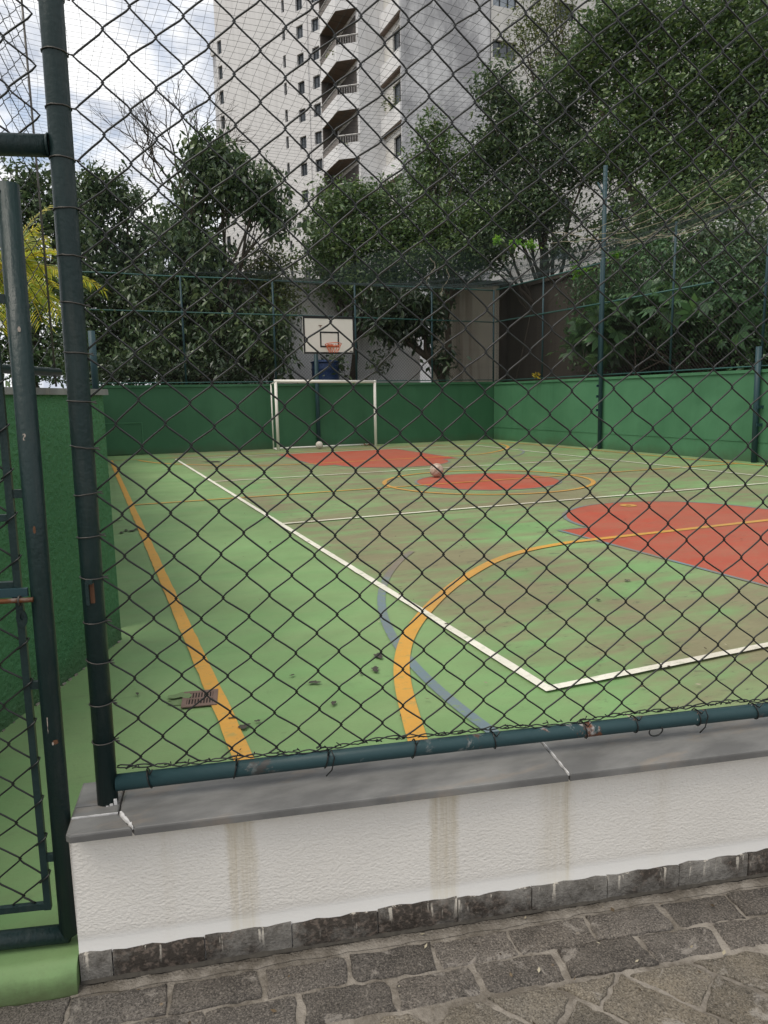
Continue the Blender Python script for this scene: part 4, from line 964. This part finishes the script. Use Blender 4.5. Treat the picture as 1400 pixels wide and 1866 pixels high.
for k in range(-6, 12):
    z_ = 35.3-3.08*k
    if z_ < 3: continue
    holes += [(3.1, 4.25, z_-.72, z_+.72), (.45, 1.65, z_-.75, z_+.65), (6.25, 6.75, z_-.05, z_+1.35)]
    if k > -5: holes += [(18.7, 19.6, z_-1.1+.2, z_+.55+.2), (-9, -7.8, z_-.7, z_+.7)]
hs = [(h[0]+12, h[1]+12, h[2], h[3]) for h in holes]
holed(mb, lambda u, n, z: far(u-12, n, z), 31.9, 0, 72, hs, .35); mb.build('facade', MATS['tower_far_white'], ft)
mb = MB().quad(far(19.9, 0, 0), far(19.9, 14, 0), far(19.9, 14, 72), far(19.9, 0, 72)).quad(far(-12, 0, 0), far(-12, 0, 72), far(-12, 14, 72), far(-12, 14, 0)).quad(far(-12, 14, 0), far(-12, 14, 72), far(19.9, 14, 72), far(19.9, 14, 0)).quad(far(-12, 0, 72), far(19.9, 0, 72), far(19.9, 14, 72), far(-12, 14, 72)); mb.build('rear_walls', MATS['tower_far_white'], ft)
for h in holes: window(ft, far, h, .3, 1 if h[1]-h[0] > .8 else 0, 'glass_dark', .06)
MB().box(19.905, 21.3, .5, 8, 0, 47.2, far).build('side_wing', MATS['tower_concrete'], ft); MB().box(19.905, 21.5, .3, 3, 47.25, 49.2, far).build('roof_box', MATS['tower_far_white'], ft)
MB().box(2.25, 2.4, -.12, -.002, 0, 72, far).build('drain_pipe', MATS['tower_far_white'], ft)

# ================================================================== PLANTS
def leaf_mesh(name, cen, size, mat, parent, droop=.45, wide=.42, fold=.25, lobes=0):
    n = len(cen); d = RNG.normal(size=(n, 3)); d[:, 2] = d[:, 2]*.55-droop; d /= np.linalg.norm(d, axis=1)[:, None]
    up = RNG.normal(size=(n, 3))*.55+np.array([0, 0, 1.0]); s = np.cross(d, up); s /= np.linalg.norm(s, axis=1)[:, None]+1e-9; nn = np.cross(s, d)
    L = size*RNG.uniform(.4, 1.3, n)[:, None]; w = L*wide*RNG.uniform(.8, 1.2, n)[:, None]
    if not lobes:
        b = cen; tip = cen+d*L; mid = cen+d*L*.45-nn*w*fold
        V = np.stack([b, cen+d*L*.42+s*w*.5, tip-nn*L*.12, cen+d*L*.42-s*w*.5, mid], 1).reshape(-1, 3)
        k = np.arange(n)[:, None]*5; F = np.concatenate([k+np.array([[0, 4, 2, 1]]), k+np.array([[0, 3, 2, 4]])], 0)
        return np_mesh(name, V, F, MATS[mat], parent, True)
    Vs, Fs = [], []; base = 0
    for q in range(lobes):                                    # hand-shaped leaf
        an = (q-(lobes-1)/2)*.62; dd = d*math.cos(an)+s*math.sin(an); ss = -d*math.sin(an)+s*math.cos(an); l = L*(1-.28*abs(an)/1.3)
        V = np.stack([cen, cen+dd*l*.55+ss*l*.16, cen+dd*l-nn*l*.2, cen+dd*l*.55-ss*l*.16], 1).reshape(-1, 3); Vs.append(V)
        Fs.append(np.arange(n*4).reshape(-1, 4)+base); base += n*4
    return np_mesh(name, np.concatenate(Vs), np.concatenate(Fs), MATS[mat], parent, False)
def scatter(blobs, per=13, sig=.2, shell=2.0):
    """leaf positions in clumps spread through ellipsoids, denser near the surface, with gaps"""
    out = []
    for c, rx, ry, rz, n in blobs:
        m_ = max(3, int(n/per)); q = RNG.normal(size=(m_, 3)); q /= np.linalg.norm(q, axis=1)[:, None]
        bumps = 1+.22*np.sin(q[:, 0]*5+c[0]*3)*np.cos(q[:, 2]*6+c[2]*2)+.14*np.sin(q[:, 1]*11+c[1])
        q *= (RNG.uniform(0.02, 1, m_)**(1/shell)*bumps)[:, None]; q = q*np.array([rx, ry, rz])+np.array(c)
        k = RNG.integers(0, m_, n); p = q[k]+RNG.normal(size=(n, 3))*sig*np.array([1, 1, .8]); out.append(p)
    return np.concatenate(out)
def limb(mb, p, q, r0, r1, wig=.12, n=6, sides=7):
    p, q = Vector(p), Vector(q); L = (q-p).length; off = [Vector((random.uniform(-1, 1), random.uniform(-1, 1), random.uniform(-.5, .5)))*wig*L*.35 for _ in range(2)]
    pts = []
    for i in range(n+1):
        t = i/n; pts.append(p+(q-p)*t+off[0]*math.sin(math.pi*t)+off[1]*math.sin(2*math.pi*t)*.5)
    mb.tube(pts, [r0+(r1-r0)*i/n for i in range(n+1)], sides); return pts
HR = Vector((HEAD.y, -HEAD.x, 0))
def tree(name, label, base, blobs, mat, leaf=.17, group='trees behind the court', trunk_r=.14, fork=.4, cat='tree', droop=.45, per=13, sig=.2, wide=.42, shell=2.0, bark='bark', lobes=0, twigs=5):
    """blobs: (photo x, photo y, distance, half width px, half height px, leaves)"""
    t = thing(name, label, cat, group); bl = []
    for px, py, D, rx, ry, n in blobs:
        c = at(px, py, D); k = D/FPX*1.02; bl.append((tuple(c), rx*k, (rx+ry)/2*k*1.0, ry*k, int(n*1.3)))
    base = Vector(base); cen = sum((Vector(b[0]) for b in bl), Vector())/len(bl)
    fk = base.lerp(Vector((cen.x, cen.y, base.z+(cen.z-base.z))), fork); mb = MB(); limb(mb, base, fk, trunk_r, trunk_r*.72, .15, 7, 9)
    for c, rx, ry, rz, n in bl:
        pts = limb(mb, fk, c, trunk_r*.55, trunk_r*.16, .25, 6, 6)
        for k in range(twigs):
            e = Vector(c)+Vector((random.uniform(-1, 1)*rx, random.uniform(-1, 1)*ry, random.uniform(-.8, .9)*rz))*.85; limb(mb, pts[random.choice((3, 4, 5, 6))], e, trunk_r*.17, .008, .3, 4, 5)
    mb.build('trunk', MATS[bark], t, True)
    leaf_mesh('crown', scatter(bl, per, sig, shell), leaf*(.87 if not lobes else 1), mat, t, droop, wide, .25, lobes)
    return t
def gx(px, D, z): p = at(px, 720, D); return (p.x, p.y, z)
def xs(X, rows):                                     # plants standing in the strip X metres to the right
    return [(px, py, (X+dx_)/(.3767+.9263*(px-700)/1328), rx, ry, n) for px, py, dx_, rx, ry, n in rows]
tree('broadleaf_tree', 'dense dark tree immediately right of the large pipe post', gx(190, 25, 1.2), [(178, 345, 25, 45, 36, 1100), (222, 362, 25, 34, 32, 600), (160, 425, 25, 55, 60, 1500), (240, 450, 25.5, 62, 46, 1500), (150, 520, 24.6, 62, 62, 1700), (215, 535, 25, 80, 62, 2300), (150, 610, 24.5, 60, 62, 1500), (250, 610, 25, 90, 60, 2300), (290, 410, 26.5, 32, 26, 350), (180, 665, 24.2, 85, 38, 1700)], 'leaf_dark', .27, droop=.6, per=22, sig=.24)
tree('broadleaf_tree', 'tall dark tree with drooping leaves left of the backboard', gx(345, 24, 1.2), [(372, 285, 24, 34, 34, 700), (410, 292, 24, 32, 34, 600), (425, 335, 24, 52, 40, 1100), (470, 365, 24, 34, 32, 600), (488, 330, 24, 18, 28, 220), (506, 395, 24, 24, 30, 380), (358, 360, 24.3, 34, 46, 800), (325, 430, 24, 62, 46, 1300), (375, 480, 23.8, 50, 50, 1100), (300, 530, 24, 78, 56, 1900), (392, 560, 24, 76, 50, 1700), (325, 640, 23.6, 100, 52, 2300), (440, 630, 23.4, 68, 50, 1300), (492, 590, 23.4, 34, 46, 480), (500, 655, 23, 30, 26, 220)], 'leaf_dark', .30, droop=.95, per=24, sig=.27)
tree('olive_tree', 'small rounded olive-green tree top just left of the backboard', gx(492, 25.2, 1.2), [(485, 490, 25.2, 50, 42, 1500), (500, 550, 25, 48, 45, 1200)], 'leaf_olive', .2, trunk_r=.1)
tree('broadleaf_tree', 'bushy mid-green tree right of the backboard', gx(640, 26.5, 1.2), [(608, 385, 26.5, 44, 46, 1400), (650, 365, 26.5, 40, 34, 1000), (695, 370, 26.5, 50, 36, 1300), (600, 460, 26, 55, 46, 1800), (665, 440, 26.3, 75, 52, 2400), (740, 430, 26.5, 62, 55, 2000), (640, 510, 25.8, 75, 38, 1600), (570, 415, 26.5, 14, 16, 120), (720, 500, 26, 70, 36, 1500)], 'leaf_mid', .23)
tree('broadleaf_tree', 'slender green tree in front of the grey concrete side of the tower', gx(812, 25.2, 1.2), [(790, 240, 27, 32, 28, 600), (780, 290, 27, 46, 40, 1100), (775, 345, 27, 55, 45, 1500), (840, 300, 27, 32, 36, 600), (855, 350, 27, 40, 42, 900), (800, 410, 26, 80, 45, 2100), (865, 410, 26, 65, 50, 1900), (830, 470, 25.6, 95, 40, 2300)], 'leaf_mid', .21)
tree('leaning_tree', 'leaning tree with bare trunk and hanging dark leaves beside the concrete wall', gx(828, 24.2, 1.2), [(715, 590, 24, 44, 34, 800), (755, 555, 24, 60, 30, 1000), (690, 560, 24.2, 40, 32, 550), (775, 598, 24, 26, 24, 250), (808, 655, 23.6, 14, 24, 120)], 'leaf_deep', .30, trunk_r=.17, fork=.55, droop=.9)
tree('broadleaf_tree', 'big dark leafy tree left of the tall forked post', gx(1000, 26, 1.2), [(905, 160, 27, 40, 40, 900), (930, 225, 27, 62, 55, 1900), (985, 300, 26.5, 75, 62, 2400), (900, 290, 27, 44, 55, 1300), (1040, 200, 27, 78, 68, 2600), (985, 385, 26, 75, 45, 1800), (1095, 290, 26, 70, 55, 1900), (925, 390, 26.5, 66, 60, 2100), (1020, 450, 25.5, 50, 20, 350), (885, 450, 25.5, 55, 40, 1200), (1110, 400, 25, 70, 40, 500)], 'leaf_dark', .24, droop=.5)
tree('feathery_tree', 'light feathery branches across the top edge before the cream tower side', gx(985, 29, 1.2), [(955, 75, 29, 34, 36, 500), (1000, 45, 29, 46, 42, 800), (985, 115, 29, 50, 30, 600), (1045, 100, 29, 48, 48, 800), (1010, 0, 29, 50, 30, 500)], 'leaf_olive', .18, trunk_r=.12, per=20, sig=.3)
tree('broadleaf_tree', 'huge dark tree mass filling the top right corner', gx(1240, 22.5, 1.0), [(1110, 60, 25, 62, 62, 1900), (1150, 130, 25, 85, 70, 2600), (1180, 20, 24, 70, 60, 1900), (1260, 70, 23.5, 85, 70, 2700), (1345, 30, 23, 75, 66, 2300), (1370, 110, 22, 80, 66, 2500), (1190, 200, 24, 95, 66, 2900), (1300, 190, 23, 100, 75, 3200), (1400, 210, 21.5, 70, 80, 2300), (1140, 275, 24.5, 75, 55, 1700), (1240, 290, 23, 90, 60, 2500), (1350, 310, 21.5, 90, 66, 2700), (1290, 375, 21, 110, 46, 2300), (1180, 370, 23, 72, 40, 800), (1430, 60, 21, 60, 100, 1500), (1060, 130, 26, 60, 50, 1300)], 'leaf_mid', .22, trunk_r=.26, droop=.35)
tree('broadleaf_tree', 'dark undergrowth tree behind the vines above the right green wall', gx(1330, 18.5, 1.0), xs(15.3, [(1210, 440, .3, 95, 45, 1900), (1330, 440, .2, 105, 52, 2400), (1400, 500, -.4, 60, 60, 1600), (1120, 430, .6, 60, 22, 300), (1300, 500, -.6, 90, 40, 1500), (1200, 560, .4, 80, 60, 1500), (1320, 590, .3, 90, 70, 1800), (1410, 620, .2, 60, 70, 1200), (1240, 650, .5, 100, 40, 1200), (1150, 620, .9, 60, 60, 700)]), 'leaf_dark', .22, trunk_r=.12)
tree('climbing_vine', 'tangled green vines hanging above the right green wall', (13.6, 12.4, 1.05), xs(14.0, [(1060, 520, .4, 40, 30, 350), (1070, 640, .4, 40, 40, 250), (1110, 510, .3, 55, 30, 800), (1100, 570, .4, 50, 40, 600), (1340, 490, .3, 90, 50, 1300), (1230, 470, .4, 90, 30, 900), (1150, 470, .4, 40, 16, 200), (1180, 525, .2, 60, 40, 1100), (1260, 530, .2, 70, 52, 1500), (1350, 560, .1, 72, 75, 1900), (1200, 605, .3, 70, 45, 900), (1290, 620, .2, 80, 46, 1100), (1400, 640, .0, 60, 46, 900), (1130, 640, .4, 60, 36, 350)]), 'leaf_vine', .17, 'plants above the right wall', .05, .3, 'plant', .6)
tree('lobed_leaf_plant', 'plant with large hand-shaped leaves right of the tall forked post', (13.2, 15.2, 1.05), xs(13.5, [(1075, 605, .1, 32, 26, 80), (1120, 580, .0, 42, 34, 120), (1135, 625, .0, 38, 26, 80), (1240, 565, .0, 44, 40, 60), (1165, 560, .0, 34, 30, 60), (1340, 600, 0, 50, 50, 50)]), 'leaf_vine', .46, 'plants above the right wall', .04, .4, 'plant', .35, 4, .25, .42, 2.0, 'bark', 7)
tree('climbing_vine', 'bright green vine sprigs trailing along the top of the dark netting', gx(930, 23.2, 1.2), [(905, 438, 23.2, 10, 7, 50), (935, 441, 23.2, 18, 5, 60), (970, 446, 23.2, 18, 5, 50), (1060, 492, 21.5, 30, 10, 70), (1120, 466, 20, 20, 8, 40)], 'leaf_bright', .17, 'plants above the right wall', .012, .6, 'plant', .3, 6, .06, .6, 2.0, 'bark', 0, 1)
tree('weed', 'small yellow weed growing on top of the right green wall', (12.46, 18.15, 1.8), [(977, 684, 21.4, 4, 5, 30)], 'leaf_yellow', .12, 'plants above the right wall', .006, .6, 'plant', .1, 6, .04, .6, 2.0, 'bark', 0, 1)
tree('shrub', 'low dark shrub behind the blue drum', gx(640, 24.8, 1.2), [(612, 660, 24.4, 16, 16, 130), (690, 665, 24.6, 14, 20, 120)], 'leaf_dark', .24, trunk_r=.03, cat='shrub')
tree('shrub', 'low dark shrub line above the far green wall on the left', gx(300, 22.6, 1.2), [(230, 675, 22.4, 80, 26, 1100), (330, 680, 22.4, 70, 20, 700), (420, 680, 22.4, 50, 16, 350)], 'leaf_deep', .22, trunk_r=.03, cat='shrub')
tree('broadleaf_tree', 'grey-green tree top seen between the gate and the large pipe post', gx(60, 17, .6), [(60, 345, 17, 45, 40, 900), (100, 400, 17, 50, 50, 1100), (20, 420, 17, 50, 60, 1100), (60, 520, 17, 80, 70, 2000), (60, 640, 17, 90, 60, 2200), (-60, 500, 17, 80, 150, 2200)], 'leaf_dark', .19)
# yellowed palm behind the gate
palm = thing('palm', 'yellow-green palm fronds behind the gate at the left edge', 'palm')
pc = at(14, 505, 8.0); stem = MB(); stem.tube([(pc.x-.05, pc.y, 0), (pc.x, pc.y+.03, .9), (pc.x, pc.y, pc.z-.1)], [.09, .07, .05], 10); stem.build('trunk', MATS['bark'], palm, True)
for k in range(46):
    az = k*2.4+random.uniform(-.2, .2); el = random.uniform(-.25, 1.3); L = random.uniform(.55, 1.05)
    d0 = Vector((math.cos(az)*math.cos(el), math.sin(az)*math.cos(el), math.sin(el))); pts = []; p = Vector(pc); d = d0.copy()
    for i in range(15):
        pts.append(p.copy()); p = p+d*(L/14); d = (d+Vector((0, 0, -.085))).normalized()
    fr = MB().tube(pts, [.009*(1-i/16)+.002 for i in range(15)], 5).build('frond', MATS['leaf_yellow'], palm, True)
    mb = MB()
    for i in range(2, 15):
        t = (pts[min(i+1, 14)]-pts[i-1]).normalized(); s = t.cross(Vector((0, 0, 1))).normalized(); u = s.cross(t)
        for h in (0, .5):
            b = pts[i]+(pts[min(i+1, 14)]-pts[i])*h
            for sg in (1, -1):
                ll = (.34-.013*i)*random.uniform(.8, 1.1); tip = b+(t*.62+s*sg*.75+u*random.uniform(-.05, .25)).normalized()*ll+Vector((0, 0, -.10*ll/.3)); md = b.lerp(tip, .45)+Vector((0, 0, .02)); w_ = t*.0095
                mb.quad(b-w_*.5, md-w_, tip, md+w_)
    mb.build('leaflets', MATS['leaf_palm'], fr)
# bare tree against the sky
bt = thing('bare_tree', 'leafless tree with fine bare branches against the cloudy sky', 'tree', 'trees behind the court'); mb = MB()
def branch(p, d, L, r, lev):
    q = p+d*L; n = 4; pts = [p+d*L*i/n+Vector((random.uniform(-1, 1), random.uniform(-1, 1), random.uniform(-1, 1)))*L*.045*(0 < i) for i in range(n+1)]
    mb.tube(pts, [r*(1-.45*i/n) for i in range(n+1)], 6 if lev < 2 else 4)
    if lev >= 5: return
    for k in range(3 if lev < 4 else 2):
        a = random.uniform(.25, .75); ax = Vector((random.uniform(-1, 1), random.uniform(-1, 1), random.uniform(-1, 1))).cross(d).normalized()
        nd = (Matrix.Rotation(a, 3, ax) @ d + Vector((0, 0, .10))).normalized(); branch(pts[-1] if k else pts[3], nd, L*random.uniform(.58, .82), r*.62, lev+1)
b0 = at(332, 340, 26); mb.tube([gx(342, 26, 1.2), at(338, 480, 26), b0], [.14, .10, .07], 8)
for a, L in ((-38, 1.5), (-8, 1.7), (16, 1.6), (-62, 1.2), (38, 1.3)):
    d = (HR*math.sin(R(a))+Vector((0, 0, 1))*math.cos(R(a))+HEAD*random.uniform(-.3, .3)).normalized(); branch(Vector(b0)+Vector((0, 0, random.uniform(-.5, 0))), d, L*.85, .05, 1)
mb.build('branches', MATS['bark'], bt, True)
# dry pale stems lying on the net at the right
dv = thing('dry_vine', 'pale dry vine stems trailing across the netting on the right', 'plant', 'plants above the right wall')
for k in range(9):
    x0_, y0_ = random.uniform(1000, 1130), random.uniform(420, 480); x1_, y1_ = random.uniform(1250, 1420), random.uniform(300, 420); D0, D1 = 19, 15.5
    pts = []
    for i in range(15):
        t = i/14; pts.append(at(x0_+(x1_-x0_)*t, y0_+(y1_-y0_)*t+18*math.sin(math.pi*t)+random.uniform(-3, 3), D0+(D1-D0)*t))
    MB().tube(pts, .006, 5).build('stem', MATS['twig_pale'], dv, True)
for px, py in ((785, 470), (812, 490)):
    pts = [at(px+random.uniform(-2, 2)+8*math.sin(i*.5), py+i*4.5, 21.6) for i in range(12)]; MB().tube(pts, .008, 5).build('stem', MATS['twig_pale'], dv, True)
